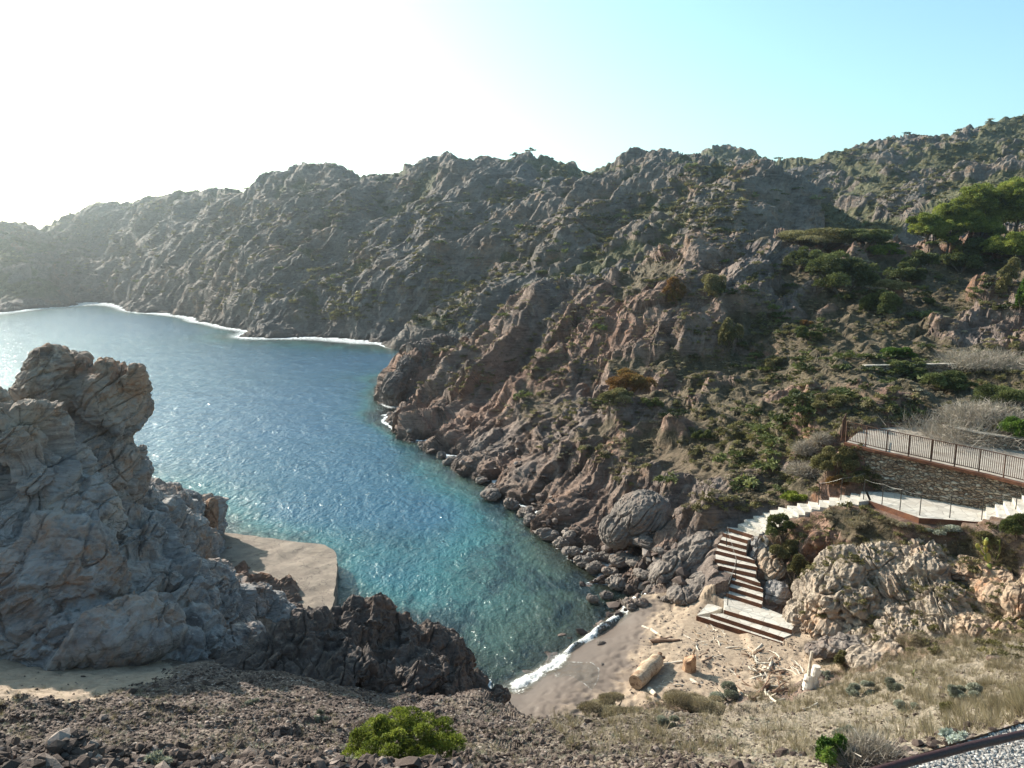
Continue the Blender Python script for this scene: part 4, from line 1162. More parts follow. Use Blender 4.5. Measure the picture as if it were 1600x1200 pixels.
for i, (a, b, z) in enumerate(STEP):
    if i + 1 < len(STEP):
        a2, b2, z2 = STEP[i + 1]
        # where the next front edge lies
    else:
        a2, b2 = PATH3[0]
    if i == 2:       # landing
        a2, b2 = at_z(1130, 925, z), at_z(1246, 972, z)
    if i == 0: pass
    stair_step(a, b, a2, b2, z, stair, 0.7, riser=i < 14)
# extra landing apron at the left of the broad steps
mb = MB(); ap = [at_z(*q, 1.16) for q in ((1089,961),(1110,957),(1134,948),(1137,925),(1108,941))]
mb.prism([p - inv for p in reversed(ap)], 0.3 - inv.z); mb.build('landing', M['flag'], stair)

path = empty('footpath', PATH3[3][1])
tag(path, kind='structure')
loc = Vector(path.location)
for (a, b), (c, d) in zip(PATH3[:-1], PATH3[1:]):
    mb = MB(); mb.prism([a - loc, b - loc, d - loc, c - loc], PATH_Z - 0.35 - loc.z)
    mb.build('path_slab', M['flag'], path)
ends = empty('staircase', ENDSTEP[0][1])
tag(ends, 'short flight of white steps at the right edge, from the path up to the road', 'staircase')
for (a, b, z), (a2, b2, z2) in zip(ENDSTEP[:-1], ENDSTEP[1:]):
    stair_step(a, b, a2, b2, z, ends, 0.6, riser=False)
# steel edging under the near side of the path
edge = MB()
for (a, b), (c, d) in zip(PATH3[:-1], PATH3[1:]):
    u = (d - b).normalized(); nn = Vector((u.y, -u.x, 0))
    edge.prism([b + nn * 0.004 - loc, b + nn * 0.03 - loc, d + nn * 0.03 - loc, d + nn * 0.004 - loc][::1], PATH_Z - 0.28 - loc.z)
edge.build('edging', M['corten'], path)

# supporting wall under the path
mb = MB(); w0 = empty('stone_wall', PATH3[1][1]); l0 = Vector(w0.location)
tag(w0, 'low rubble wall carrying the near edge of the white path where it bends', 'wall')
pts = [STEP[-3][1], STEP[-1][1]] + [b for a, b in PATH3[:5]]
for p, q in zip(pts[:-1], pts[1:]):
    u = (q - p).normalized(); nn = Vector((u.y, -u.x, 0))
    if nn.y > 0: nn = -nn
    z1 = min(p.z, q.z) - 0.16
    quad = [p + nn * 0.01, q + nn * 0.01, q - nn * 0.35, p - nn * 0.35]
    ar = sum(quad[i].x * quad[(i + 1) % 4].y - quad[(i + 1) % 4].x * quad[i].y for i in range(4))
    if ar < 0: quad.reverse()
    mb.prism([Vector((k.x, k.y, z1)) - l0 for k in quad], z1 - 1.3 - l0.z)
mb.build('masonry', M['drystone'], w0)

# retaining wall with steel coping below the road
rw = empty('retaining_wall', ROAD_OUT[2]); lr = Vector(rw.location)
tag(rw, 'rough dry stone retaining wall with a rusty steel coping, holding up the road', 'wall')
def offset_line(pts, d):
    out = []
    for i, p in enumerate(pts):
        u = (pts[min(i + 1, len(pts) - 1)] - pts[max(i - 1, 0)]); u.z = 0; u.normalize()
        out.append(Vector((p.x + u.y * d, p.y - u.x * d, p.z)))
    return out
# masonry as a dense sheet broken up stone by stone
line = []
for p, q in zip(ROAD_OUT[:-1], ROAD_OUT[1:]):
    n = max(2, int((q - p).length / 0.05))
    line += [p.lerp(q, k / n) for k in range(n)]
line.append(ROAD_OUT[-1])
ol = offset_line(line, 0.0)
nn = offset_line(line, 1.0)
rows = 64
A = np.array([[p.x, p.y] for p in ol], F32); B = np.array([[p.x, p.y] for p in nn], F32) - A
S = np.arange(len(A)) * 0.05
hgt = 3.1
tz = np.linspace(0, 1, rows, dtype=F32)
topz = np.array([p.z for p in ol], F32)[:, None]
SS = np.repeat(S[:, None], rows, 1); Zg = topz - 0.06 - tz[None] * hgt
c, dd, _ = cells(SS / 0.30 + perlin(SS, Zg, SS * 0, 3) * 0.5, Zg / 0.17 + perlin(SS, Zg, SS * 0 + 4, 3) * 0.4, SS * 0, 99, tilt=0.5, soft=0.05)
c2, dd2, _ = cells(SS / 0.6, Zg / 0.3, SS * 0 + 5, 98, tilt=0.5, soft=0.05)
off = 0.02 + c * 0.07 + np.maximum(0, 0.42 - dd) * 0.16 + c2 * 0.06 + tz[None] * 0.22
WPt = np.stack([A[:, None, 0] + B[:, None, 0] * off, A[:, None, 1] + B[:, None, 1] * off, Zg], -1) - np.array([lr.x, lr.y, lr.z], F32)
ii = np.arange(len(A) * rows, dtype=np.int32).reshape(len(A), rows)
qf = np.stack([ii[:-1, 1:], ii[1:, 1:], ii[1:, :-1], ii[:-1, :-1]], -1).reshape(-1, 4)
link('masonry', np_mesh('masonry', WPt.reshape(-1, 3), qf, False), M['drystone'], rw)
cp = MB(); o1 = offset_line(ROAD_OUT, 0.24); o2 = offset_line(ROAD_OUT, -0.02)
for i in range(len(ROAD_OUT) - 1):
    q = [o1[i], o1[i + 1], o2[i + 1], o2[i]]
    cp.prism([Vector((k.x, k.y, k.z + 0.03)) - lr for k in q], [k.z - 0.10 - lr.z for k in q])
cp.build('coping', M['corten'], rw)
# road surface
mb = MB()
n = len(ROAD_OUT)
o0 = offset_line(ROAD_OUT, -0.03)
for i in range(n - 1):
    mb.prism([Vector(p) for p in (o0[i], o0[i + 1], ROAD_IN[i + 1], ROAD_IN[i])], 6.4)
tag(mb.build('road', M['road']), kind='structure')

# picket railing along the road
rail = empty('railing', ROAD_OUT[0]); lr2 = Vector(rail.location)
tag(rail, 'long rusty picket railing along the outer edge of the road above the stone wall', 'railing')
rl = offset_line([p for p in ROAD_OUT[:7]], 0.05)
cum = [0]
for p, q in zip(rl[:-1], rl[1:]): cum.append(cum[-1] + (q - p).length)
def along(s):
    for i in range(len(rl) - 1):
        if s <= cum[i + 1] or i == len(rl) - 2:
            return rl[i].lerp(rl[i + 1], (s - cum[i]) / (cum[i + 1] - cum[i]))
H = 1.02
for nm, hz in (('top_rail', H), ('bottom_rail', 0.12)):
    mb = MB(); mb.tube([Vector((p.x, p.y, p.z + 0.03 + hz)) - lr2 for p in rl], 0.020, 6); mb.build(nm, M['rustrail'], rail)
npk = 98
s_end = cum[5] + (cum[6] - cum[5]) * 0.1
post0 = pick0 = None
for k in range(npk):
    p = along(s_end * k / (npk - 1)) - lr2
    if pick0 is None:
        mb = MB(); mb.tube([(0, 0, 0.10), (0, 0, H)], 0.014, 5); pick0 = mb.build('picket', M['rustrail'], rail); o = pick0
    else:
        o = pick0.copy(); COL.objects.link(o)
    o.location = (p.x, p.y, p.z + 0.03)
for k in range(9):
    p = along(s_end * k / 8) - lr2
    if post0 is None:
        mb = MB(); mb.box((0, 0, H / 2), (0.042, 0.042, H + 0.03)); post0 = mb.build('post', M['rustrail'], rail); o = post0
    else:
        o = post0.copy(); COL.objects.link(o)
    o.location = (p.x, p.y, p.z + 0.03)
# return of the railing at its far end
rr = empty('railing', ROAD_OUT[0] + Vector((-0.1, 0.1, 0)))
tag(rr, 'short end return of the rusty railing closing the far end of the road', 'railing')
e0 = Vector((-0.05, 0.1, 0.03)); e1 = e0 + Vector((0.9, 1.7, 0))
mb = MB(); mb.tube([e0 + Vector((0, 0, H)), e1 + Vector((0, 0, H))], 0.02, 6); mb.build('top_rail', M['rustrail'], rr)
for k in range(12):
    q = e0.lerp(e1, k / 11)
    mb = MB(); mb.tube([q, q + Vector((0, 0, H))], 0.012 if k % 11 else 0.025, 5); mb.build('picket' if k % 11 else 'post', M['rustrail'], rr)

# thin post and wire handrails
def wire_rail(label, posts, h=0.95, wires=(1.0,)):
    r = empty('handrail', posts[0]); l = Vector(r.location); tag(r, label, 'handrail')
    for p in posts:
        mb = MB(); mb.tube([p - l - Vector((0, 0, 0.15)), p - l + Vector((0, 0, h))], 0.019, 6); mb.build('post', M['steel'], r)
    for wv in wires:
        mb = MB(); pts = []
        for p, q in zip(posts[:-1], posts[1:]):
            for k in range(5):
                m = p.lerp(q, k / 5); m.z += h * wv - 0.05 * math.sin(math.pi * k / 5); pts.append(m - l)
        pts.append(posts[-1] - l + Vector((0, 0, h * wv)))
        mb.tube(pts, 0.0055, 5); mb.build('rail', M['wire'], r)
    return r
wire_rail('thin post and wire handrail along the near edge of the white path',
          [at_z(px, py, PATH_Z) + Vector((0, 0.06, 0)) for px, py in ((1350,781),(1379,789),(1407,798),(1438,806),(1485,810),(1535,813))] + [at_z(1586, 803, PATH_Z + 0.4)])
wire_rail('slender handrail following the upper curve of the stairs',
          [at_z(px, py, z) for px, py, z in ((1279,784,5.4),(1314,777,5.85),(1349,768,PATH_Z))], 0.9)
wire_rail('slender handrail up the left side of the lower stairs beside the rock slab',
          [at_z(px, py, z) for px, py, z in ((1137,944,1.6),(1149,905,2.1),(1135,852,3.0))], 0.95)

# parapet at the back of the road and terrace wall higher up
def low_wall(name, label, pts, h, th, cap=True, mat='drystone'):
    r = empty(name, pts[0]); l = Vector(r.location); tag(r, label, 'wall')
    a = pts; b = offset_line(pts, -th)
    mb = MB(); mc = MB()
    a2 = offset_line(pts, 0.05); b2 = offset_line(pts, -th - 0.05)
    for i in range(len(pts) - 1):
        mb.prism([Vector((k.x, k.y, k.z + h)) - l for k in (a[i], a[i+1], b[i+1], b[i])], [k.z - 0.5 - l.z for k in (a[i], a[i+1], b[i+1], b[i])])
        mc.prism([Vector((k.x, k.y, k.z + h + 0.05)) - l for k in (a2[i], a2[i+1], b2[i+1], b2[i])], [k.z + h + 0.002 - l.z for k in (a2[i], a2[i+1], b2[i+1], b2[i])])
    mb.build('masonry', M[mat], r)
    if cap: mc.build('coping', M['cap'], r)
low_wall('parapet', 'low dark stone parapet with a pale coping along the inner side of the road', [at_z(px, py, rz_px(px)) for px, py in ((1492,688),(1530,697),(1565,702),(1610,708),(1690,718))], 0.62, 0.35)
pw = [at_d(px, py, d) for px, py, d in ((1352,572,51),(1400,571,51),(1450,570,51),(1506,569,51))]
for p in pw: p.z -= 1.3
low_wall('terrace_wall', 'straight terrace wall with a thin pale top, cut into the slope above the road', pw, 1.3, 0.4)

# road beside the camera with gravel verge, and the pipe rail in front
fr = [Vector((p.x, p.y, FROAD_Z)) for p in FROAD]
verge_mat = None
def gravel_material():
    t = NT('gravel'); p = t.pos()
    col = t.voro(p, 42, out='Color'); d = t.voro(p, 42)
    s = t.n('ShaderNodeSeparateColor'); t.L(col, s.inputs[0])
    c = t.ramp(s.outputs[0], [(0, (0.07, 0.06, 0.055)), (0.4, (0.22, 0.195, 0.18)), (0.8, (0.38, 0.355, 0.335)), (1, (0.6, 0.57, 0.54))])
    n = t.noise(p, 3, 4)
    c = t.mix(t.mr(n, 0.4, 0.7, 0, 0.4), c, (0.28, 0.24, 0.21))
    return t.surf(t.principled(c, 0.9, normal=t.bump(t.math('MULTIPLY', d, -1), 1, 0.02)))
M['gravel'] = gravel_material()
def chip_material():
    t = NT('chip_seal'); p = t.pos()
    n = t.noise(p, 160, 3, 0.8); n2 = t.noise(p, 4, 5, 0.6); n3 = t.noise(p, 60, 2, 0.7)
    c = t.ramp(n, [(0.35, (0.14, 0.128, 0.118)), (0.5, (0.26, 0.24, 0.225)), (0.65, (0.40, 0.375, 0.35))])
    c = t.mix(t.mr(n2, 0.4, 0.7, 0, 0.25), c, (0.28, 0.25, 0.23))
    return t.surf(t.principled(c, 0.9, normal=t.bump(t.math('ADD', n, n3), 0.6, 0.006)))
M['chip'] = chip_material()
inn = offset_line(fr, 0.62); inn2 = offset_line(fr, 5.0)
mb = MB()
for i in range(len(fr) - 1): mb.prism([fr[i], inn[i], inn[i+1], fr[i+1]][::1], FROAD_Z - 0.4)
tag(mb.build('gravel_verge', M['gravel']), kind='structure')
mb = MB()
for i in range(len(fr) - 1): mb.prism([inn[i] + Vector((0, 0, -0.02)), inn2[i] + Vector((0, 0, -0.02)), inn2[i+1] + Vector((0, 0, -0.02)), inn[i+1] + Vector((0, 0, -0.02))], FROAD_Z - 0.5)
tag(mb.build('gravel_road', M['chip']), kind='structure')
# loose gravel on the verge
gx, gz = [], []
n = 5200
u_ = rng.random(n); v_ = rng.random(n); P = np.zeros((n, 3), F32)
for i in range(n):
    k = u_[i] * (len(fr) - 1); j = int(k); t_ = k - j
    q = fr[j].lerp(fr[j+1], t_).lerp(inn[j].lerp(inn[j+1], t_), v_[i])
    P[i] = (q.x, q.y, FROAD_Z + 0.002)
s_ = rng.uniform(0.006, 0.016, n)
me = merge_scatter('gravel_chips', protos, P, rng.uniform(0, 6.28, n), (s_[:, None] * rng.uniform(.7, 1.3, (n, 3))).astype(F32), rng.integers(0, 5, n), rng.uniform(0.4, 1, n))
tag(link('gravel_chips', me, stone_material('gravel_chips', (0.09, 0.075, 0.07), (0.26, 0.235, 0.215), (0.46, 0.43, 0.40))), kind='stuff')
# steel edging strip between verge and slope
mb = MB(); fo = offset_line(fr, -0.012)
for i in range(len(fr) - 1): mb.prism([fo[i] + Vector((0,0,.006)), fr[i] + Vector((-0.002,-0.002,.02)), fr[i+1] + Vector((-0.002,-0.002,.02)), fo[i+1] + Vector((0,0,.006))], FROAD_Z - 0.3)
tag(mb.build('edging_strip', M['rustrail']), 'thin rusty edging strip between the gravel verge and the dry slope', 'edging')
pr = [at_d(px, py, d) for px, py, d in ((1330,1216,3.3),(1430,1188,3.45),(1520,1165,3.6),(1600,1147,3.75),(1750,1106,4.05),(1960,1050,4.5))]
pipe = empty('handrail', (pr[0].x, pr[0].y, FROAD_Z)); lp = Vector(pipe.location)
tag(pipe, 'thick dark brown pipe handrail crossing the bottom right corner in front of the gravel road', 'handrail')
M['pipe'] = plain('brown_painted_pipe', (0.055, 0.022, 0.020), 0.42, 0.1, 60, 0.35)
ext = [pr[0] + (pr[0] - pr[1]) * 2.5] + pr
mb = MB(); mb.tube([p - lp for p in ext], 0.0215, 14); mb.build('rail', M['pipe'], pipe, smooth=True)
for p in (ext[0].lerp(ext[1], .3), pr[5].lerp(pr[4], .2)):
    mb = MB(); mb.tube([Vector((p.x, p.y, FROAD_Z - 0.3)) - lp, p - lp], 0.022, 10); mb.build('post', M['pipe'], pipe, smooth=True)
# ------------------------------------------------------------------ driftwood on the sand
def wood_material(name, a, b, dark=(0.10, 0.06, 0.035), sc=1.0):
    t = NT(name); p = t.obj()
    g = t.noise(t.mapping(p, scale=(1.2, 14, 14)), 1.5 * sc, 5, 0.65, 0.4)
    n = t.noise(p, 2.2 * sc, 5, 0.65)
    c = t.mix(t.mr(g, 0.35, 0.65), a, b)
    c = t.mix(t.mr(n, 0.50, 0.60, 0, 0.8), c, dark)
    return t.surf(t.principled(c, 0.85, normal=t.bump(g, 0.7, 0.015), spec=0.2))
M['wood_log'] = wood_material('peeling_log', (0.34, 0.23, 0.145), (0.56, 0.44, 0.32), (0.20, 0.11, 0.065), 1.2)
M['wood_pale'] = wood_material('bleached_wood', (0.50, 0.42, 0.33), (0.70, 0.62, 0.52), (0.30, 0.20, 0.13))
M['wood_brown'] = wood_material('brown_wood', (0.17, 0.10, 0.065), (0.30, 0.19, 0.13), (0.07, 0.04, 0.03))
M['wood_end'] = wood_material('cut_wood', (0.30, 0.21, 0.14), (0.45, 0.34, 0.24), (0.12, 0.075, 0.05), 3)
def limb(mb, p0, p1, r0, r1, seed=0, n=12, k=9, bend=0.06, lump=0.12):
    """tapered, slightly crooked stick with uneven radius"""
    p0, p1 = Vector(p0), Vector(p1); L = (p1 - p0).length
    side = (p1 - p0).cross(Vector((0, 0, 1)))
    side = side.normalized() if side.length > 1e-4 else Vector((1, 0, 0))
    pts, rs = [], []
    rr = random.Random(seed)
    ph = rr.random() * 6
    for i in range(k + 1):
        t = i / k
        pts.append(p0.lerp(p1, t) + side * math.sin(t * 3.1 + ph) * bend * L * 0.5 + Vector((0, 0, math.sin(t * 5 + ph) * bend * L * 0.25)))
        rs.append((r0 + (r1 - r0) * t) * (1 + lump * (rr.random() - 0.5) * 2))
    b = len(mb.v); mb.tube(pts, rs, n)
    for i in range(b, len(mb.v)):
        v = Vector(mb.v[i]); q = rr.random() * 0.06 * (r0 + r1) / 2
        mb.v[i] = tuple(v + Vector((rr.uniform(-q, q), rr.uniform(-q, q), rr.uniform(-q, q))))
def sand_z(x, y):
    return ground(x, y)
# the big log
la, lb = at_z(993, 1070, 1.0), at_z(1031, 1028, 1.05)
log = empty('driftwood_log', ((la.x + lb.x) / 2, (la.y + lb.y) / 2, sand_z((la.x + lb.x) / 2, (la.y + lb.y) / 2)))
ll = Vector(log.location)
tag(log, 'big pale tree trunk with a sawn end lying on the sand, largest of the driftwood', 'log')
a = la - ll; b = lb - ll; a.z = 0.28; b.z = 0.26; dirv = (b - a).normalized()
mb = MB(); pts = []; rs = []
for i, (t, r) in enumerate(((0, .33), (.12, .345), (.25, .35), (.38, .37), (.5, .385), (.62, .37), (.74, .36), (.84, .32), (.92, .25), (.98, .17))):
    pts.append(a.lerp(b, t) + Vector((0.03 * math.sin(i * 1.3), 0, 0.02 * math.sin(i * 2.1)))); rs.append(r * 0.86 * (1 + 0.05 * math.sin(i * 3)))
mb.tube(pts, rs, 22)
mb.build('trunk', M['wood_log'], log, smooth=False)
mb = MB(); mb.tube([a - dirv * 0.012, a - dirv * 0.003], 0.265, 20); mb.build('cut_end', M['wood_end'], log)
mb = MB(); s = a.lerp(b, .95); limb(mb, s, s + Vector((0.10, 0.20, 0.12)), 0.11, 0.08, 3); limb(mb, s, s + Vector((0.26, 0.08, 0.0)), 0.09, 0.06, 4); mb.build('broken_branch', M['wood_brown'], log)
# stump
sp_ = at_z(1077, 1041, 1.1); sp_.z = sand_z(sp_.x, sp_.y)
st = empty('tree_stump', sp_); tag(st, 'short upright tree stump standing on the sand to the right of the big log', 'stump')
mb = MB(); n = 20
for lev, (z, r) in enumerate(((-0.05, .27), (.1, .255), (.28, .235), (.44, .24), (.55, .225))):
    for k in range(n):
        q = 2 * math.pi * k / n; rr = r * (1 + 0.10 * math.sin(q * 3 + 1) + 0.06 * math.sin(q * 7))
        zt = z + (0.10 * math.sin(q * 1 + 2) + 0.06 * math.sin(q * 4) if lev == 4 else 0)
        mb.v.append((rr * math.cos(q), rr * math.sin(q), zt))
for l in range(4):
    for k in range(n):
        mb.f.append((l*n+k, l*n+(k+1) % n, (l+1)*n+(k+1) % n, (l+1)*n+k))
mb.f.append(tuple(4*n+k for k in range(n)))
mb.build('trunk', wood_material('stump_wood', (0.33, 0.19, 0.11), (0.50, 0.33, 0.21), (0.20, 0.10, 0.06), 2), st)
mb = MB(); limb(mb, (0.12, 0.1, 0.4), (0.24, 0.16, 0.85), 0.07, 0.02, 9); mb.build('broken_branch', M['wood_end'], st)
# upright bleached root
rp = at_z(1266, 1080, 1.8); rp.z = ground(rp.x, rp.y)
rt = empty('driftwood_root', rp); tag(rt, 'bright white upturned root with a tall stick rising from it, beside the grass', 'root')
mb = MB(); limb(mb, (-0.12, 0, -0.1), (-0.06, 0.05, 0.55), 0.20, 0.15, 2); limb(mb, (0.12, 0.04, -0.1), (0.2, 0.1, 0.85), 0.19, 0.12, 5); limb(mb, (0.05, 0, 0.1), (0.30, 0.02, 0.75), 0.13, 0.05, 6); limb(mb, (0,0,0.2),(-0.28,-0.05,0.45),0.09,0.03,8)
mb.build('trunk', wood_material('white_wood', (0.66, 0.58, 0.50), (0.82, 0.76, 0.68), (0.4, 0.28, 0.2)), rt)
mb = MB(); limb(mb, (-0.10, 0, 0.4), (-0.02, 0.02, 1.45), 0.07, 0.045, 12, bend=0.03); mb.build('branch', M['wood_pale'], rt)
# named single pieces (pixel ends)
pieces = [((1017,985),(1033,998),.07,'wood_pale','pale stick lying highest up the beach, pointing at the surf'),
    ((1018,1004),(1063,1003),.09,'wood_brown','dark red beam, lower of two lying side by side left of the steps'),
    ((1016,1003),(1050,997),.06,'wood_brown','thin dark beam, upper of two lying side by side left of the steps'),
    ((1036,1040),(1066,1036),.06,'wood_pale','pale pole joining the big log and the stump'),
    ((1014,1080),(1024,1090),.10,'wood_pale','short stubby white piece just right of the sawn end of the big log'),
    ((1092,1029),(1105,1022),.05,'wood_brown','upper of two short brown pieces behind the stump'),
    ((1096,1036),(1112,1029),.05,'wood_brown','lower of two short brown pieces behind the stump'),
    ((1078,1064),(1092,1072),.07,'wood_pale','small white chunk in front of the stump, left of the scattered litter'),
    ((1142,1072),(1160,1086),.04,'wood_pale','curved pale branch, left half of the long arc in front of the litter'),
    ((1160,1086),(1175,1090),.035,'wood_pale','curved pale branch, right half of the long arc in front of the litter'),
    ((1175,1096),(1203,1073),.07,'wood_brown','thick dark branch leaning at the left of the brown pile'),
    ((1180,1090),(1232,1079),.06,'wood_brown','long brown branch across the top of the brown pile'),
    ((1186,1080),(1238,1082),.04,'wood_brown','thin reddish branch behind the brown pile'),
    ((1195,1083),(1213,1098),.05,'wood_pale','pale stick crossing the front of the brown pile'),
    ((1182,1105),(1228,1096),.05,'wood_pale','grey weathered branch just in front of the brown pile'),
    ((1250,1112),(1280,1103),.05,'wood_pale','lone grey stick lying on the soil nearest the camera'),
    ((1180,1020),(1190,1008),.06,'wood_pale','leaning grey plank end against the lowest step'),
    ((1199,1050),(1208,1036),.07,'wood_pale','white forked piece in the middle of the litter'),
    ((1068,993),(1086,1003),.03,'wood_pale','thin pale stick pointing away from the dark beams'),
    ((1088,1010),(1094,1022),.03,'wood_pale','thin pale stick between the steps and the stump'),
    ((1115,1012),(1128,1026),.025,'wood_pale','straight pale rod in front of the middle of the lowest step'),
    ((1004,980),(1020,986),.05,'wood_pale','pale log end nearest the wet sand'),
    ((990,899),(1003,915),.06,'wood_pale','white plank stranded on the shore rocks')]
for i, (p, q, r, mk, lab) in enumerate(pieces):
    z0 = 1.0 if p[1] < 1060 else 1.5
    g0 = hit(*p); g1 = hit(*q)
    c = (g0 + g1) / 2
    o = None
    mb = MB(); aa = g0 - c; bb = g1 - c; aa.z += r * .8; bb.z += r * .9
    limb(mb, aa, bb, r, r * 0.75, i + 30, 9, 7)
    if i in (10, 11, 13, 17): limb(mb, aa.lerp(bb, .5), aa.lerp(bb, .9) + Vector((0.1, 0.25, 0.12)), r * .6, r * .3, i, 7, 4)
    o = mb.build('driftwood_branch', M[mk], None, loc=c); tag(o, lab, 'driftwood')
# litter of sticks: single pieces, many of them nothing tells apart
stp = []
for i in range(8):
    mb = MB(); L = 0.5
    limb(mb, (-L, 0, 0), (L, 0.05, 0.02), 0.030 + 0.006 * (i % 3), 0.016, i + 60, 6, 5, 0.14)
    if i % 3 == 0: limb(mb, (0.1, 0, 0), (0.4, 0.2, 0.08), 0.02, 0.01, i + 90, 5, 3)
    me = bpy.data.meshes.new('driftwood_stick'); me.from_pydata(mb.v, [], mb.f); me.update(); me.materials.append(M[('wood_pale', 'wood_brown', 'wood_pale', 'wood_end')[i % 4]]); stp.append(me)
def stick(px, py, s, ang, lab, grp, me=None):
    p = hit(px, py)
    if p.y > 60: return
    o = link('driftwood_stick', me or random.choice(stp), None, None, p + Vector((0, 0, 0.03 * s)))
    o.rotation_euler = (0, random.uniform(-.15, .15), ang); o.scale = (s, min(1.3, s * 1.5), min(1.3, s * 1.5))
    tag(o, lab, 'driftwood', grp)
r_ = random.Random(5)
for i in range(125):
    px, py = r_.gauss(1203, 24), r_.gauss(1045, 20)
    if not (1140 < px < 1275 and 1010 < py < 1090): continue
    stick(px, py, r_.uniform(.3, .95), r_.uniform(0, 3.14), 'bleached stick in the thick litter between the lowest step and the white root', 'sticks in the thick litter')
for i in range(34):
    px, py = r_.uniform(1080, 1180), r_.uniform(985, 1050)
    if py < 985 + (px - 1080) * 0.35: continue
    stick(px, py, r_.uniform(.25, .7), r_.uniform(0, 3.14), 'small stick scattered on the open sand between the stump and the steps', 'sticks scattered on the open sand')
for i in range(14):
    stick(r_.uniform(1095, 1135), r_.uniform(978, 1003), r_.uniform(.3, .7), r_.uniform(0, 3.14), 'reddish stick heaped along the foot of the lowest step', 'sticks at the foot of the steps', stp[0])
for i in range(16):
    stick(r_.uniform(1025, 1065), r_.uniform(1062, 1095), r_.uniform(.25, .6), r_.uniform(0, 3.14), 'little stick among the bits behind the shadow of the big log', 'sticks near the big log')

# pieces in view on the sand and slope
def little_rock(px, py, s, lab, mk='shorerock', i=0):
    p = hit(px, py); o = link('boulder' if s > .25 else 'stone', bprotos[i % 4], None, None, p + Vector((0, 0, s * .15))); o.scale = (s, s * .8, s * .8); o.rotation_euler = (0.2, 0.1, i * 1.3)
    tag(o, lab, 'stone')
little_rock(939, 1006, .22, 'dark stone alone on the wet sand near the breaking wave')
little_rock(941, 1039, .13, 'tiny pale stone in the middle of the wet sand', i=1)
little_rock(1551, 1031, .28, 'dark red rock half hidden in the dry grass at the right', i=2)
little_rock(1077, 1016, .14, 'flat dark stone behind the stump', i=3)
# white square marker on the far slope
wp = hit(957, 634)
mk_ = empty('marker_block', wp); tag(mk_, 'small white square block standing on the middle of the scrubby slope', 'marker')
mb = MB(); mb.box((0, 0, .35), (.42, .35, .7)); mb.build('block', plain('white_paint', (0.75, 0.72, 0.66), 0.8), mk_, bevel=.03)
mb = MB(); mb.box((0, 0, .0), (.55, .48, .16)); mb.build('base', M['cap'], mk_, bevel=.02)
# ------------------------------------------------------------------ plants
def leaf_material(name, cols, trans=0.3, rough=0.7):
    t = NT(name); ti = t.attr('tint')
    c = t.ramp(ti, [(k / (len(cols) - 1), c) for k, c in enumerate(cols)])
    p = t.principled(c, rough, spec=0.15)
    tr = t.n('ShaderNodeBsdfTranslucent'); t.put(tr.inputs[0], t.mix(1.0, c, (1.0, 1.0, 0.75), 'MULTIPLY'))
    m = t.n('ShaderNodeMixShader'); m.inputs[0].default_value = trans
    t.L(p, m.inputs[1]); t.L(tr.outputs[0], m.inputs[2])
    return t.surf(m.outputs[0])
LM = {
 'juniper': leaf_material('juniper_leaves', [(0.045, 0.058, 0.012), (0.115, 0.145, 0.024), (0.24, 0.275, 0.05), (0.38, 0.40, 0.10)], 0.35),
 'mastic': leaf_material('dark_evergreen_leaves', [(0.028, 0.036, 0.015), (0.078, 0.092, 0.034), (0.15, 0.165, 0.06), (0.24, 0.25, 0.105)], 0.25),
 'pine': leaf_material('pine_needles', [(0.06, 0.075, 0.018), (0.17, 0.20, 0.045), (0.31, 0.34, 0.08), (0.44, 0.43, 0.13)], 0.3),
 'olive': leaf_material('olive_scrub_leaves', [(0.07, 0.065, 0.028), (0.15, 0.135, 0.06), (0.24, 0.21, 0.10), (0.33, 0.28, 0.165)], 0.25),
 'orange': leaf_material('russet_leaves', [(0.10, 0.050, 0.020), (0.20, 0.10, 0.035), (0.26, 0.16, 0.06), (0.20, 0.19, 0.06)], 0.3),
 'straw': leaf_material('dry_grass', [(0.14, 0.11, 0.075), (0.25, 0.205, 0.14), (0.35, 0.295, 0.21), (0.47, 0.41, 0.31)], 0.3),
 'twig': leaf_material('grey_twigs', [(0.15, 0.12, 0.095), (0.27, 0.225, 0.185), (0.38, 0.33, 0.28), (0.46, 0.41, 0.35)], 0.15),
 'grey': leaf_material('grey_green_leaves', [(0.12, 0.125, 0.095), (0.24, 0.245, 0.19), (0.36, 0.365, 0.30), (0.48, 0.48, 0.41)], 0.2),
 'silver': leaf_material('silver_leaves', [(0.25, 0.28, 0.25), (0.40, 0.44, 0.40), (0.52, 0.56, 0.51), (0.62, 0.65, 0.60)], 0.2),
 'bright': leaf_material('fresh_green_leaves', [(0.03, 0.06, 0.012), (0.07, 0.125, 0.022), (0.13, 0.20, 0.04), (0.22, 0.29, 0.07)], 0.35),
}
M['bark'] = plain('bark', (0.12, 0.09, 0.07), 0.9, 0, 8, 0.5)

def leaf_tris(C, D, size, wid, r):
    """C centres, D outward directions -> one slim triangle pair (a folded leaf) per centre"""
    n = len(C)
    Rv = r.normal(size=(n, 3)); Rv /= np.linalg.norm(Rv, axis=1, keepdims=True)
    T = D + Rv * 0.75; T /= np.linalg.norm(T, axis=1, keepdims=True)
    S = np.cross(T, r.normal(size=(n, 3))); S /= np.linalg.norm(S, axis=1, keepdims=True) + 1e-9
    L = (size * r.uniform(0.6, 1.4, n))[:, None]
    a = C - T * L * 0.5 - S * L * wid; b = C - T * L * 0.5 + S * L * wid; c = C + T * L * 0.6
    V = np.stack([a, b, c], 1).reshape(-1, 3)
    return V.astype(F32), np.arange(3 * n, dtype=np.int32).reshape(-1, 3)

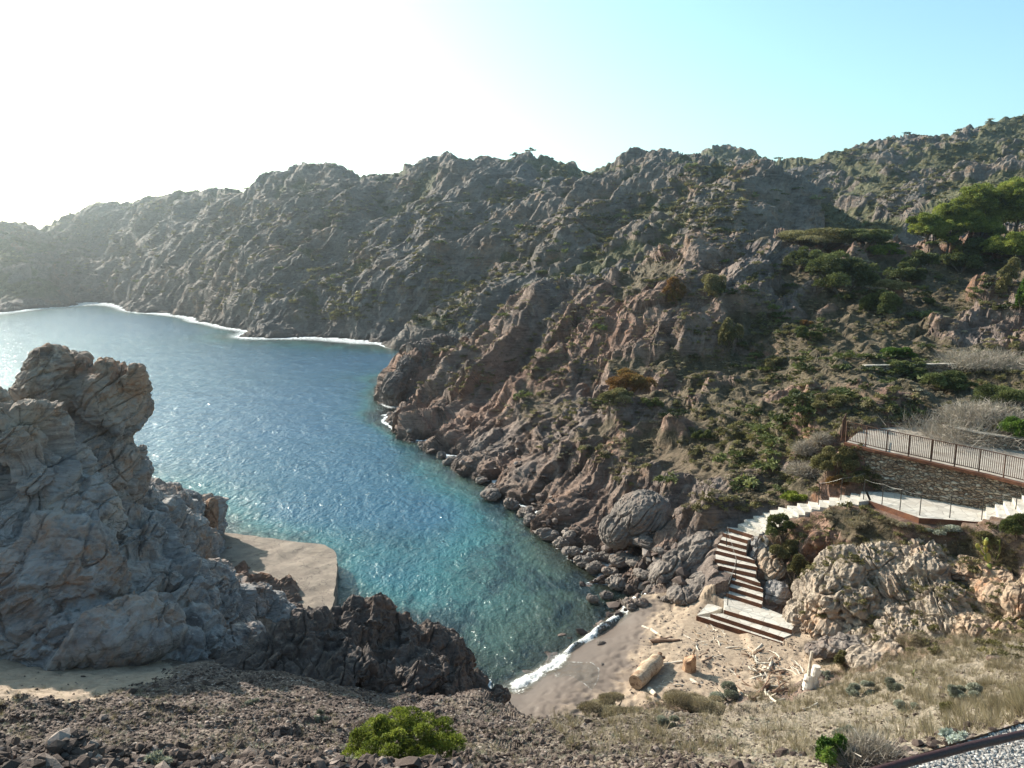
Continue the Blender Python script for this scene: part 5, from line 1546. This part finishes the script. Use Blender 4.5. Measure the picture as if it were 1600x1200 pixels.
def lump_cloud(w, d, h, nl, n, size, wid, seed, flat=0.0, lump=0.30, inner=0.25):
    """foliage gathered in clumps under a dome w x d x h"""
    r = np.random.default_rng(seed)
    ang = r.uniform(0, 2 * np.pi, nl); rad = np.sqrt(r.random(nl)) * 0.78
    lx, ly = np.cos(ang) * rad, np.sin(ang) * rad
    top = np.sqrt(np.clip(1 - rad ** 2 * 0.92, 0.05, 1)) * (1 - flat) + flat * 0.85
    lz = top * r.uniform(0.38, 1.0, nl)
    lr = lump * r.uniform(0.6, 1.35, nl)
    k = r.choice(nl, n, p=lr ** 2 / (lr ** 2).sum())
    D = r.normal(size=(n, 3)); D /= np.linalg.norm(D, axis=1, keepdims=True); D[:, 2] = np.where(D[:, 2] < -0.35, -D[:, 2], D[:, 2])
    rr = 1 - inner * r.random(n) ** 2 + 0.30 * (r.random(n) ** 3)
    C = np.stack([lx[k], ly[k], lz[k]], 1) + D * (lr[k] * min(1, (14 / nl) ** .4) * rr)[:, None] * np.array([1, 1, 0.75 + 0.0 * flat])
    C = C * np.array([w / 2, d / 2, h])
    C[:, 2] = np.abs(C[:, 2])
    Dn = D / np.array([w / 2, d / 2, h]); Dn /= np.linalg.norm(Dn, axis=1, keepdims=True)
    V, Fc = leaf_tris(C, Dn, size, wid, r)
    tint = np.clip(0.42 + r.normal(0, 0.14, nl)[k] + r.normal(0, 0.15, n), 0, 1)
    return V, Fc, np.repeat(tint, 3).astype(F32)

def twig_cloud(w, d, h, n, seed, thick=0.006):
    r = np.random.default_rng(seed)
    D = r.normal(size=(n, 3)); D[:, 2] = np.abs(D[:, 2]) + 0.15; D /= np.linalg.norm(D, axis=1, keepdims=True)
    nb = 14; bx = np.stack([r.uniform(-.35, .35, nb), r.uniform(-.35, .35, nb), np.zeros(nb)], 1)
    B = bx[r.integers(0, nb, n)]
    t = r.uniform(0.15, 0.95, n)[:, None]
    C = (B + D * t * 0.62) * np.array([w, d, h * 1.55]); C[:, 2] = np.clip(C[:, 2], 0.01, h * (0.85 + 0.2 * r.random(n)))
    Rn = D + r.normal(size=(n, 3)) * 0.45; Rn /= np.linalg.norm(Rn, axis=1, keepdims=True)
    L = (0.18 * h * r.uniform(0.5, 1.8, n) + 0.05)[:, None]
    S = np.cross(Rn, r.normal(size=(n, 3))); S /= np.linalg.norm(S, axis=1, keepdims=True)
    V = np.stack([C - Rn * L - S * thick, C - Rn * L + S * thick, C + Rn * L], 1).reshape(-1, 3).astype(F32)
    return V, np.arange(3 * n, dtype=np.int32).reshape(-1, 3), np.repeat(np.clip(r.normal(0.5, 0.22, n), 0, 1), 3).astype(F32)

def px_size(d): return d * 1.02 / FOC
def bush(name, cat, label, px, py, wpx, hpx, mat, kind='lump', group=None, flat=0.2, leaf=None, dens=1.0, nl=None, seed=None, depth=0.8, sink=0.08, at=None, stem=True):
    p = at if at is not None else hit(px, py)
    k = px_size(p.y); w, h = wpx * k, hpx * k
    seed = seed if seed is not None else int(px * 7 + py)
    root = empty(name, (p.x, p.y, p.z - sink * h)); root.rotation_euler = (0, 0, 0)
    tag(root, label, cat, group)
    lf = leaf or max(0.035, k * 2.2)
    if kind == 'lump':
        n = int(min(30000, dens * 3.2 * (w * (w * depth) + 2 * w * h) / (lf * lf * 0.45)))
        V, Fc, ti = lump_cloud(w, w * depth, h, nl or max(7, int(w * 5)) if w < 8 else nl or 60, n, lf, 0.30, seed, flat)
    else:
        n = int(min(16000, dens * 5200)); V, Fc, ti = twig_cloud(w, w * depth, h, n, seed, max(0.004, k * 0.28))
    link('foliage' if kind == 'lump' else 'twigs', np_mesh('foliage', V, Fc, False, {'tint': ti}), LM[mat], root)
    if stem:
        mb = MB(); rr = random.Random(seed)
        for _ in range(6):
            q = rr.uniform(0, 6.28); mb.tube([(0, 0, -0.1), (math.cos(q) * w * .12, math.sin(q) * w * .1, h * .3), (math.cos(q) * w * .3, math.sin(q) * w * .25, h * .62)], [0.05 * w / 2 + .006, .03 * w / 2 + .005, .006], 5)
        mb.build('stem', M['bark'], root)
    return root

# the green shrub in the foreground
jp = hit(636, 1199)
jr = bush('juniper_shrub', 'shrub', 'bright green spreading juniper shrub in the middle of the bottom edge', 640, 1199, 236, 100, 'juniper', at=jp, leaf=0.030, flat=0.35, nl=170, dens=1.3, seed=4, depth=0.8, sink=.12)
kk = px_size(jp.y)
V, Fc, ti = lump_cloud(48 * kk, 40 * kk, 44 * kk, 16, 2200, 0.028, 0.3, 8)
V += np.array([-44 * kk, 0.05, 52 * kk], F32)
link('shoot', np_mesh('shoot', V, Fc, False, {'tint': ti}), LM['juniper'], jr)
bush('green_shrub', 'shrub', 'small fresh green plant with reddish dry stems at the bottom edge, left of the gravel', 1300, 1203, 58, 60, 'bright', leaf=0.03, flat=0.0, depth=0.9, sink=.15)
bush('dry_shrub', 'shrub', 'brown dry shrub hugging the gravel edge, right of the fresh green plant', 1352, 1192, 80, 52, 'twig', 'twig', sink=.1)

# shrubs and low trees on the plateau (photo order from the crest down)
B = [
 (1290,386,185,26,'olive',.7,'long low mat of shrubs lying along the crest in front of the blue hill'),
 (1355,384,90,22,'mastic',.6,'dark right end of the shrub mat on the crest'),
 (1262,425,78,36,'mastic',.4,'dark wind-combed bush below the left part of the crest mat'),
 (1315,462,118,58,'mastic',.3,'largest dark spreading bush in the middle of the plateau'),
 (1292,440,66,36,'mastic',.3,'greener left shoulder of the largest dark bush'),
 (1384,402,62,20,'juniper',.5,'flat bright bush right of the standing pale stones'),
 (1375,492,62,32,'mastic',.2,'round dark green bush standing alone below the largest one'),
 (1414,443,70,28,'mastic',.4,'low bush left of the hollow in shade'),
 (1440,425,56,30,'mastic',.3,'rounded bush on the rise left of the pines'),
 (1395,455,60,15,'olive',.6,'thin green strip of scrub above the shaded hollow'),
 (1500,425,66,26,'mastic',.4,'wide flat bush under the lowest pine'),
 (1508,405,58,28,'mastic',.3,'bushy dark shrub just below the pine group'),
 (1576,462,42,42,'olive',.2,'upright olive bush near the right edge'),
 (1597,500,28,52,'bright',.1,'vivid green bush cut by the right edge'),
 (1452,480,26,14,'mastic',.3,'small black-green bush in the shaded hollow'),
 (1258,512,22,12,'orange',.2,'small rust coloured bush by the grey rock face'),
 (1262,535,44,22,'mastic',.3,'dark green bush under the rust coloured one'),
 (1135,553,44,46,'olive',.1,'tall olive bush in the gully of the middle slope'),
 (1112,470,52,36,'olive',.2,'brownish bush on the left shoulder of the slope'),
 (1050,480,50,36,'orange',.2,'brown bush near the crest of the spur'),
 (985,616,78,32,'orange',.3,'russet and dark bush spread across the middle of the slope'),
 (965,632,60,20,'olive',.4,'yellowish scrub just below the russet bush'),
 (1018,640,40,18,'mastic',.3,'small green bush right of the white marker'),
 (1100,690,36,18,'mastic',.3,'small green bush low on the slope left of the road'),
 (1212,575,40,18,'olive',.3,'olive bush above the end of the railing'),
 (1240,640,50,26,'mastic',.3,'dark green bush on the slope left of the railing'),
 (1300,640,60,22,'olive',.4,'grey-green scrub patch just above the railing end'),
 (1420,585,60,20,'mastic',.4,'dark scrub under the terrace wall, left part'),
 (1480,610,90,30,'mastic',.4,'dark scrub under the terrace wall, right part'),
 (1570,640,110,34,'mastic',.4,'dark green thicket behind the road parapet'),
 (1308,742,76,44,'olive',.2,'olive scrub clinging to the slope under the left end of the railing'),
 (1590,682,60,30,'bright',.3,'bright green undergrowth right behind the parapet'),
 (1400,560,60,16,'bright',.6,'strip of fresh green just above the terrace wall'),
]
for px, py, w_, h_, mt, fl, lab in B:
    bush('evergreen_bush' if mt in ('mastic', 'olive', 'juniper') else 'bush', 'bush', lab, px, py, w_, h_ * 1.15, mt, flat=fl)
for px, py, w_, h_, lab in ((1505,684,150,46,'biggest leafless grey bush, sprawling over the left end of the parapet'), (1550,655,110,34,'leafless grey bush behind and above the biggest one'),
        (1540,572,110,32,'feathery grey bush at the right end of the terrace wall'), (1262,706,36,22,'small grey-pink bush left of the railing end'), (1262,742,44,24,'grey-pink twiggy bush above the curve of the stairs'),
        (1290,690,30,16,'tiny twiggy bush touching the railing end'), (1445,783,26,20,'little twiggy plant at the foot of the retaining wall')):
    bush('leafless_bush', 'bush', lab, px, py, w_, h_, 'twig', 'twig', sink=.05)
# plants round the stairs and bank
for nm, px, py, w_, h_, mt, kd, fl, lab in (
    ('green_bush',1222,842,58,36,'mastic','lump',.2,'dark green bush inside the curve of the stairs'),
    ('green_bush',1225,872,60,36,'olive','lump',.3,'olive bush hanging down between the stairs and the honeycomb outcrop, upper part'),
    ('green_bush',1240,912,48,46,'olive','lump',.2,'olive bush hanging down beside the honeycomb outcrop, lower part'),
    ('green_bush',1296,808,50,12,'straw','lump',.6,'low brownish scrub under the curve of the stairs'),
    ('green_bush',1345,822,70,14,'straw','lump',.7,'scrub covered hump below the bend of the path'),
    ('green_bush',1402,822,40,12,'straw','lump',.6,'straw coloured scrub beneath the path edge'),
    ('green_bush',1470,834,60,14,'grey','lump',.6,'low scrub below the middle of the white path'),
    ('green_bush',1545,842,60,18,'olive','lump',.5,'scrub below the right end of the path'),
    ('green_bush',1590,840,60,36,'mastic','lump',.3,'dark bush at the right edge under the white steps'),
    ('green_bush',1395,895,50,18,'juniper','lump',.5,'small green patch of plants on top of the ribbed outcrop'),
    ('green_bush',1320,1040,40,22,'olive','lump',.3,'dark brown weedy clump at the foot of the pale wedge'),
    ('green_bush',1350,760,60,26,'olive','lump',.3,'brown and green scrub at the left foot of the retaining wall'),
    ('green_bush',1310,762,44,24,'orange','lump',.3,'rusty scrub behind the upper stairs'),
    ('green_bush',1240,786,60,18,'juniper','lump',.5,'green fringe of plants behind the middle of the upper stairs'),
    ('green_bush',1290,1062,30,16,'grey','lump',.3,'small grey clump right of the white root'),
    ('grey_shrub',1135,1092,60,26,'grey','lump',.4,'grey-green cushion shrub in front of the big log, right one'),
    ('grey_shrub',1085,1112,110,30,'straw','lump',.5,'broad pale yellow shrub along the near edge of the sand'),
    ('grey_shrub',960,1118,120,22,'straw','lump',.5,'pale yellow scrub along the near end of the wet sand'),
    ('grey_shrub',1040,1138,50,20,'grey','lump',.4,'blue-grey cushion shrub in the middle of the near slope'),
    ('grey_shrub',1345,1088,56,26,'grey','lump',.3,'blue-grey cushion below the white root, left of the small pear pads'),
    ('grey_shrub',1395,1082,44,24,'grey','lump',.3,'dark grey cushion left of the small pear pads'),
    ('grey_shrub',1505,1095,66,30,'grey','lump',.3,'biggest blue-grey cushion on the right part of the slope'),
    ('grey_shrub',1482,1112,50,22,'olive','lump',.3,'yellow-green cushion beside the biggest blue-grey one'),
    ('grey_shrub',1420,1112,44,20,'grey','lump',.3,'low grey-green plant above the silver one'),
    ('grey_shrub',115,1180,76,26,'grey','lump',.4,'grey-green cushion plant at the lower left corner'),
    ('grey_shrub',252,1196,56,26,'grey','lump',.4,'grey-green cushion plant by the bottom edge, right of the pale stone'),
    ('grey_shrub',502,1130,34,22,'grey','lump',.3,'small dark round cushion on the scree left of the juniper'),
    ('grey_shrub',396,1102,26,14,'grey','lump',.3,'tiny cushion plant in the middle of the left scree'),
    ('grey_shrub',84,1192,36,18,'olive','lump',.3,'yellow-brown tuft left of the bottom left cushion'),
    ('silver_plant',1502,1162,66,22,'silver','lump',.4,'silvery leaved plant spreading beside the gravel verge'),
    ('silver_plant',1318,1150,50,16,'grey','lump',.5,'flat grey plant above the fresh green one')):
    bush(nm, 'plant' if nm == 'silver_plant' else 'shrub', lab, px, py, w_, h_, mt, kd, flat=fl, leaf=(0.03 if py > 1040 else None))
pst = hit(125, 1192)
o = link('stone', bprotos[1], None, None, pst); o.scale = (.2, .12, .11); tag(o, 'pale pinkish stone between the two grey-green cushions at the bottom left', 'stone')

# pines
def pine(label, px, py, crown_w, top, seed, lean=0.3):
    p = hit(px, py); k = px_size(p.y); W, Ht = crown_w * k, (py - top) * k
    r = random.Random(seed); nr = np.random.default_rng(seed)
    root = empty('pine_tree', (p.x, p.y, p.z - .1)); tag(root, label, 'tree')
    mb = MB(); tx = lean * W * 0.3
    mb.tube([(0, 0, -.3), (tx * .3, 0, Ht * .25), (tx * .7, 0.1, Ht * .5), (tx, 0.1, Ht * .8)], [.16, .13, .10, .05], 8)
    tips = []
    for i in range(11):
        a = r.uniform(0, 6.28); t = r.uniform(.3, .75); s = Vector((tx * t, .1 * t, Ht * t)); q = W * .5 * r.uniform(.45, .9)
        e = s + Vector((math.cos(a) * q, math.sin(a) * q * .8, Ht * r.uniform(.08, .3)))
        e.z = min(e.z, Ht * .86)
        m = s.lerp(e, .5) + Vector((0, 0, -.03 * W)); mb.tube([s, m, e], [.06, .04, .015], 6); tips += [e, m.lerp(e, .5)]
    tips += [Vector((tx * 1.1, 0, Ht * .86)), Vector((tx * .6, .3, Ht * .84))]
    mb.build('trunk', M['bark'], root)
    Vs, Fs, Ts, off = [], [], [], 0
    for j, e in enumerate(tips):
        sz = W * r.uniform(.26, .42)
        V, Fc, ti = lump_cloud(sz * 1.3, sz * 1.2, sz * .72, 12, int(1500 * min(2.2, (sz / 1.2) ** 2) + 250), max(.12, k * 2.3), .22, seed * 31 + j, .3, .36)
        V += np.array([e.x, e.y, e.z - sz * .12], F32); Vs.append(V); Fs.append(Fc + off); off += len(V); Ts.append(np.clip(ti + r.uniform(-.12, .12), 0, 1))
    link('crown', np_mesh('crown', np.concatenate(Vs), np.concatenate(Fs), False, {'tint': np.concatenate(Ts)}), LM['pine'], root)
for a in (('low pine at the left end of the pine group, with a flat dark crown', 1446, 385, 62, 346, 3), ('leaning pine with a pointed crown, second from the left of the group', 1492, 392, 84, 328, 5),
          ('broad pine in the middle of the group', 1530, 384, 96, 306, 7), ('tallest pine with the highest crown near the right edge', 1582, 388, 92, 290, 9),
          ('umbrella shaped pine with a low wide crown at the right edge of the clearing', 1580, 418, 84, 378, 12), ('small round pine with a dense crown in front of the broad one', 1478, 402, 46, 352, 13),
          ('pine partly hidden behind the tallest one, cut by the right edge', 1612, 372, 80, 300, 15), ('young pale green pine in front of the tallest one', 1535, 398, 50, 346, 17)):
    pine(*a)

# prickly pears: jointed flat pads
def pear(label, px, py, hpx, npad, seed):
    p = hit(px, py); k = px_size(p.y); H_ = hpx * k; r = random.Random(seed)
    root = empty('prickly_pear', (p.x, p.y, p.z - .05)); tag(root, label, 'cactus')
    pads = []
    def pad(base, dirv, size, lvl):
        nonlocal pads
        if len(pads) >= npad: return
        yaw = r.uniform(-1.2, 1.2)
        bm = bmesh.new(); bmesh.ops.create_icosphere(bm, subdivisions=2, radius=1)
        up = dirv.normalized(); side = Vector((math.cos(yaw), math.sin(yaw), 0)); side = (side - up * side.dot(up)).normalized(); nn_ = up.cross(side)
        for v in bm.verts:
            q = 0.75 + 0.25 * v.co.z
            c = side * v.co.x * size * .62 * q + nn_ * v.co.y * size * .10 + up * (v.co.z + 1) * size
            v.co = base + c
        me = bpy.data.meshes.new('pad'); bm.to_mesh(me); bm.free(); me.polygons.foreach_set('use_smooth', [True] * len(me.polygons))
        link('pad', me, M['pear'] if r.random() < .6 else M['pear_yellow'], root); pads.append(1)
        if lvl < 4:
            for _ in range(r.choice((1, 2, 2))):
                pad(base + up * size * 1.85 + side * r.uniform(-.4, .4) * size, (up + side * r.uniform(-.8, .8) + Vector((r.uniform(-.4, .4), r.uniform(-.4, .4), .35))), size * r.uniform(.8, .98), lvl + 1)
    s = H_ / 6.5
    while len(pads) < npad:
        pad(Vector((r.uniform(-1, 1) * H_ * .7, r.uniform(-.5, .5) * H_ * .5, 0)), Vector((r.uniform(-.3, .3), r.uniform(-.2, .2), 1)), s * r.uniform(.85, 1.2), 1)
M['pear'] = plain('pear_pads', (0.20, 0.235, 0.06), 0.55, 0, 6, .4); M['pear_yellow'] = plain('yellow_pads', (0.42, 0.38, 0.09), 0.55, 0, 6, .35)
pear('large prickly pear clump with yellow-green pads on the bank at the right edge', 1566, 895, 55, 42, 3)
pear('two-headed little prickly pear in the dry grass, left one', 1424, 1064, 24, 6, 5)
pear('small fallen yellow prickly pear right of the other little one', 1449, 1072, 20, 5, 8)

# ------------------------------------------------------------------ scrub and grass that nobody could count
def proto_cloud(seed, n, size, wid, nl=5, h=0.7, flat=.2):
    V, Fc, t_ = lump_cloud(2, 2, h * 1.4, nl, n, size, wid, seed, flat, .42)
    return V, Fc
def proto_tuft(seed, n, h, spread=.5, wd=.03):
    r = np.random.default_rng(seed)
    a = r.uniform(0, 6.28, n); b = r.uniform(.1, 1, n) * spread
    base = np.stack([np.cos(a), np.sin(a), 0 * a], 1) * r.uniform(0, .35, n)[:, None]
    tip = base + np.stack([np.cos(a) * b, np.sin(a) * b, r.uniform(.5, 1, n) * h], 1)
    s = np.stack([-np.sin(a), np.cos(a), 0 * a], 1) * wd
    return np.stack([base - s, base + s, tip], 1).reshape(-1, 3).astype(F32), np.arange(3 * n, dtype=np.int32).reshape(-1, 3)
def scatter_plants(name, mat, n, box, protos_, smin, smax, filt, patch=(4, 0.0), hz=(.7, 1.2), seed=0, power=1.5):
    r = np.random.default_rng(seed + 500)
    px = r.uniform(box[0], box[1], n); py = r.uniform(box[2], box[3], n)
    P = hits(px, py); ok = ~np.isnan(P[:, 0]); P = np.nan_to_num(P).astype(F32)
    ok &= filt(P, px, py)
    nz = perlin(P[:, 0] / patch[0], P[:, 1] / patch[0], P[:, 2] / patch[0], 600 + seed)
    ok &= nz + r.normal(0, .12, n) > patch[1]
    for poly in (BEACH, ROADP, FROADP):
        ok &= in_poly(P[:, 0], P[:, 1], poly) < .5
    _, bw = seg_blend(P[:, 0], P[:, 1], P[:, 2] * 0, _CL, .25); ok &= bw < .2
    P = P[ok]; n = len(P)
    s = smin + (smax - smin) * r.random(n) ** power
    sc = np.stack([s, s, s * r.uniform(hz[0], hz[1], n)], 1).astype(F32)
    P[:, 2] -= np.where(P[:, 1] > 105, 0.34, 0.12) * s
    me = merge_scatter(name, protos_, P, r.uniform(0, 6.28, n), sc, r.integers(0, len(protos_), n), np.clip(r.normal(.42, .2, n), 0, 1))
    tag(link(name, me, LM[mat]), kind='stuff')
    print(name, n)
PC = [proto_cloud(i, 120, .34, .32) for i in range(5)]
PF = [proto_cloud(i + 20, 55, .5, .36) for i in range(5)]
mid = lambda lo, hi, zlo=2.2: (lambda P, a, b: (P[:, 1] > lo) & (P[:, 1] < hi) & (P[:, 2] > zlo))
scatter_plants('olive_scrub', 'olive', 5200, (600, 1640, 350, 800), PC, .08, .40, mid(33, 104, 2.8), (6, .0), seed=1)
scatter_plants('green_scrub', 'mastic', 2400, (600, 1640, 350, 800), PC, .12, 1.0, lambda P, a, b: mid(33, 104, 3.6)(P, a, b) & ((a > 1150) | (rng.random(len(a)) < .3)), (5, .12), (.5, .9), seed=2, power=2.5)
scatter_plants('straw_scrub', 'straw', 5000, (600, 1640, 350, 800), PC, .07, .32, mid(33, 104, 2.6), (3.5, -.1), (.5, .9), seed=3)
scatter_plants('far_scrub', 'olive', 9000, (-60, 1640, 185, 530), PF, .35, 1.25, mid(112, 330, 3.0), (14, -.02), (.4, .8), 4)
scatter_plants('far_green_scrub', 'mastic', 2600, (-60, 1640, 185, 530), PF, .4, 1.5, mid(112, 330, 4.0), (11, .12), (.4, .7), 5, 2)
bank = lambda P, a, b: (P[:, 1] > 20) & (P[:, 1] < 36) & (P[:, 2] > 1.6)
scatter_plants('bank_scrub', 'olive', 800, (1180, 1640, 790, 1030), PC, .06, .26, bank, (1.6, .0), seed=6)
PT = [proto_tuft(i, 26, 1.0, .8, .022) for i in range(5)]
scatter_plants('dry_grass', 'straw', 11000, (860, 1640, 1000, 1180), PT, .10, .30, lambda P, a, b: (P[:, 1] > 7) & (P[:, 1] < 30) & (P[:, 2] > 1.0) & ((a > 1180) | (b > 1085)) & (rng.random(len(a)) < np.where(b > 1115, .25, 1)), (1.2, -.18), (.6, 1.2), 7)
scatter_plants('bank_grass', 'straw', 6000, (1180, 1640, 790, 1010), PT, .10, .32, bank, (1.3, -.05), (.6, 1.1), 8)
scatter_plants('thin_weeds', 'grey', 5000, (-60, 1500, 1080, 1205), PT, .03, .11, lambda P, a, b: (P[:, 1] > 6) & (P[:, 1] < 20), (.8, .12), (.6, 1.2), 9)

scatter_plants('brown_weeds', 'straw', 5200, (-60, 1300, 1075, 1205), PT, .03, .14, lambda P, a, b: (P[:, 1] > 6) & (P[:, 1] < 20), (1.1, .05), (.5, 1.1), 10)
def scatter_on(name, objs, mat, protos_, n, smin, smax, seed, zlo=1.6):
    r = np.random.default_rng(seed); Vs = []
    for o in objs:
        me = o.data; k = len(me.vertices); V = np.empty(k * 3, F32); me.vertices.foreach_get('co', V); N_ = np.empty(k * 3, F32); me.vertices.foreach_get('normal', N_)
        V = V.reshape(-1, 3); N_ = N_.reshape(-1, 3)
        nz = perlin(V[:, 0] / 1.1, V[:, 1] / 1.1, V[:, 2] / 1.1, seed)
        Vs.append(V[(N_[:, 2] > .45) & (nz > .08) & (V[:, 2] > zlo)])
    P = np.concatenate(Vs); P = P[r.integers(0, len(P), n)]
    s = smin + (smax - smin) * r.random(n) ** 1.8
    me = merge_scatter(name, protos_, P, r.uniform(0, 6.28, n), np.stack([s, s, s * r.uniform(.6, 1.1, n)], 1).astype(F32), r.integers(0, len(protos_), n), np.clip(r.normal(.42, .2, n), 0, 1))
    tag(link(name, me, LM[mat]), kind='stuff')
scatter_on('outcrop_grass', [out1, out2, out3], 'straw', PT, 1500, .06, .22, 41)
scatter_on('outcrop_scrub', [out1, out2, out3], 'olive', PC, 420, .05, .20, 42)
# dry flower stalks in the near left
for i, (x0, y0, x1, y1) in enumerate(((352,1204,382,1122),(318,1184,326,1156),(386,1198,430,1152),(270,1180,258,1150),(402,1196,392,1160))):
    p = hit(x0, min(y0, 1198)); q = at_d(x1, y1, p.y)
    mb = MB(); d_ = q - p; mb.tube([(0, 0, 0), tuple(d_ * .5 + Vector((0.01, .02, 0))), tuple(d_)], [.004, .0032, .002], 5)
    for j in range(4): mb.tube([tuple(d_ * (.5 + j * .12)), tuple(d_ * (.58 + j * .12) + Vector((.03 * (-1) ** j, .01, .02)))], [.002, .001], 4)
    tag(mb.build('dry_stalk', M['wood_pale'], None, loc=p), ('tall pale dry stalk left of the juniper, the longest one', 'short dry stalk in the dark ledges', 'bent dry stalk nearest the juniper', 'tiny dry stalk leftmost of the five', 'thin dry stalk between the two long ones')[i], 'stalk')
# ------------------------------------------------------------------ breaking wave on the beach
def foam_material():
    t = NT('surf_foam'); p = t.pos()
    n = t.noise(p, 5, 7, 0.75, 0.5); f = t.attr('tint')
    e = t.voro(p, 7, 'DISTANCE_TO_EDGE')
    a = t.mr(t.math('ADD', f, t.math('MULTIPLY', t.math('SUBTRACT', t.math('SUBTRACT', n, 0.5), t.math('MULTIPLY', e, 0.35)), 1.6)), 0.32, 0.62)
    wd = t.n('ShaderNodeBsdfDiffuse'); wd.inputs[0].default_value = (0.80, 0.79, 0.76, 1)
    t.put(wd.inputs['Normal'], t.bump(n, 0.8, 0.08))
    gl = t.principled((0.13, 0.115, 0.085), 0.12, spec=0.5, normal=t.bump(t.noise(p, 4, 3), 0.4, 0.05))
    tr = t.n('ShaderNodeBsdfTransparent')
    thin = t.attr('thin')
    g2 = t.n('ShaderNodeMixShader'); t.put(g2.inputs[0], thin); t.L(gl, g2.inputs[1]); t.L(tr.outputs[0], g2.inputs[2])
    m = t.n('ShaderNodeMixShader'); t.put(m.inputs[0], a); t.L(g2.outputs[0], m.inputs[1]); t.L(wd.outputs[0], m.inputs[2])
    return t.surf(m.outputs[0])
M['foam'] = foam_material()
wl = [(788,1082),(802,1070),(822,1058),(845,1048),(862,1036),(880,1020),(898,1006),(916,996),(934,982),(952,970),(968,960),(982,950),(996,938),(1008,930)]
wp_ = [at_z(px, py, 0.05) for px, py in wl]
cum = np.concatenate([[0], np.cumsum([(q - p).length for p, q in zip(wp_[:-1], wp_[1:])])])
ns, nw = 420, 44
S = np.linspace(0, cum[-1], ns)
cx = np.interp(S, cum, [p.x for p in wp_]); cy = np.interp(S, cum, [p.y for p in wp_])
tx = np.gradient(cx); ty = np.gradient(cy); l_ = np.hypot(tx, ty); tx, ty = tx / l_, ty / l_
nx, ny = ty, -tx       # towards the beach
T = np.linspace(-1, 1, nw)
Wd = 0.62 + 0.22 * np.sin(S * 0.9) + 0.12 * np.sin(S * 2.3 + 1) + 0.35 * np.exp(-S / 3)
amp = (0.20 + 0.08 * np.sin(S * 0.7 + 2) + 0.05 * np.sin(S * 3.1)) * np.clip(np.minimum(S / 1.5, (cum[-1] - S) / 2.5), 0.15, 1)
X = cx[:, None] + nx[:, None] * T[None] * Wd[:, None]; Y = cy[:, None] + ny[:, None] * T[None] * Wd[:, None]
prof = np.exp(-((T[None] - 0.25) / 0.38) ** 2)
X = X.astype(F32); Y = Y.astype(F32)
Z = 0.02 + prof * amp[:, None] + perlin(X / .25, Y / .25, X * 0, 5) * 0.05 * prof + perlin(X / .08, Y / .08, X * 0, 6) * 0.02 * prof
Pg, *_r = terrain_points(X, Y, X * 0 + .05)
Z = np.maximum(Z * np.clip((1 - T[None]) * 3, 0.2, 1), Pg[..., 2] + 0.012)
foam = 0.10 + 0.85 * np.exp(-((T[None] - 0.25) / 0.42) ** 2) * (0.70 + 0.8 * perlin(X / 0.9, Y / 0.9, X * 0, 9)) - 0.35 * (np.abs(T[None]) > .93)
ii = np.arange(ns * nw, dtype=np.int32).reshape(ns, nw)
qf = np.stack([ii[:-1, :-1], ii[1:, :-1], ii[1:, 1:], ii[:-1, 1:]], -1).reshape(-1, 4)
thin = np.clip(np.abs(T[None] - .2) * 1.4, 0, 1) + 0 * X
tag(link('breaking_wave_water', np_mesh('breaking_wave_water', np.stack([X, Y, Z], -1).reshape(-1, 3), qf, True, {'tint': foam.reshape(-1), 'thin': thin.reshape(-1)}), M['foam']), kind='structure')
# thin sheet of water running up the wet sand, edged with a line of froth
def swash(pts, seed):
    c = np.mean([[p.x, p.y] for p in pts], 0)
    ring = np.array([[p.x, p.y] for p in pts]); n = len(ring)
    m = 160; t_ = np.linspace(0, n, m, endpoint=False); i0 = t_.astype(int) % n; i1 = (i0 + 1) % n; f = (t_ % 1)[:, None]
    f = f * f * (3 - 2 * f); R_ = ring[i0] * (1 - f) + ring[i1] * f
    k = np.linspace(0.02, 1, 40)
    XX = (c[0] + (R_[:, 0] - c[0])[:, None] * k[None]).astype(F32); YY_ = (c[1] + (R_[:, 1] - c[1])[:, None] * k[None]).astype(F32)
    Pq, *_ = terrain_points(XX, YY_, XX * 0 + .05)
    tint = 0.14 + 0.34 * sstep(.90, .98, k)[None] * (k[None] < .995) + perlin(XX / .5, YY_ / .5, XX * 0, seed) * 0.22
    ii = np.arange(m * 40, dtype=np.int32).reshape(m, 40); i2 = np.roll(ii, -1, 0)
    q = np.stack([ii[:, :-1], i2[:, :-1], i2[:, 1:], ii[:, 1:]], -1).reshape(-1, 4)
    V = np.stack([XX, YY_, Pq[..., 2] + 0.015], -1).reshape(-1, 3)
    return np_mesh('swash_water', V, q, True, {'tint': tint.reshape(-1), 'thin': (0.8 + 0 * XX).reshape(-1)})
tag(link('swash_water', swash([at_z(px, py, .3) for px, py in ((862,1045),(880,1030),(905,1037),(925,1042),(937,1055),(935,1075),(925,1092),(912,1080),(890,1062),(870,1062))], 3), M['foam']), kind='structure')

# ------------------------------------------------------------------ sea air
bm = bmesh.new(); bmesh.ops.create_cube(bm, size=1)
me = bpy.data.meshes.new('haze'); bm.to_mesh(me); bm.free()
HX, HZ0, HZ1 = 7200, -9.5, 74
hz = link('haze', me); hz.scale = (2 * HX, 2 * HX, HZ1 - HZ0); hz.location = (0, 0, (HZ0 + HZ1) / 2)
t = NT('sea_air'); pv = t.n('ShaderNodeVolumePrincipled'); pv.inputs['Color'].default_value = (0.86, 0.92, 1.0, 1)
pv.inputs['Density'].default_value = HAZE = 0.00048; pv.inputs['Anisotropy'].default_value = 0.85
t.L(pv.outputs[0], t.out.inputs['Volume']); me.materials.append(t.m); tag(hz, kind='stuff')
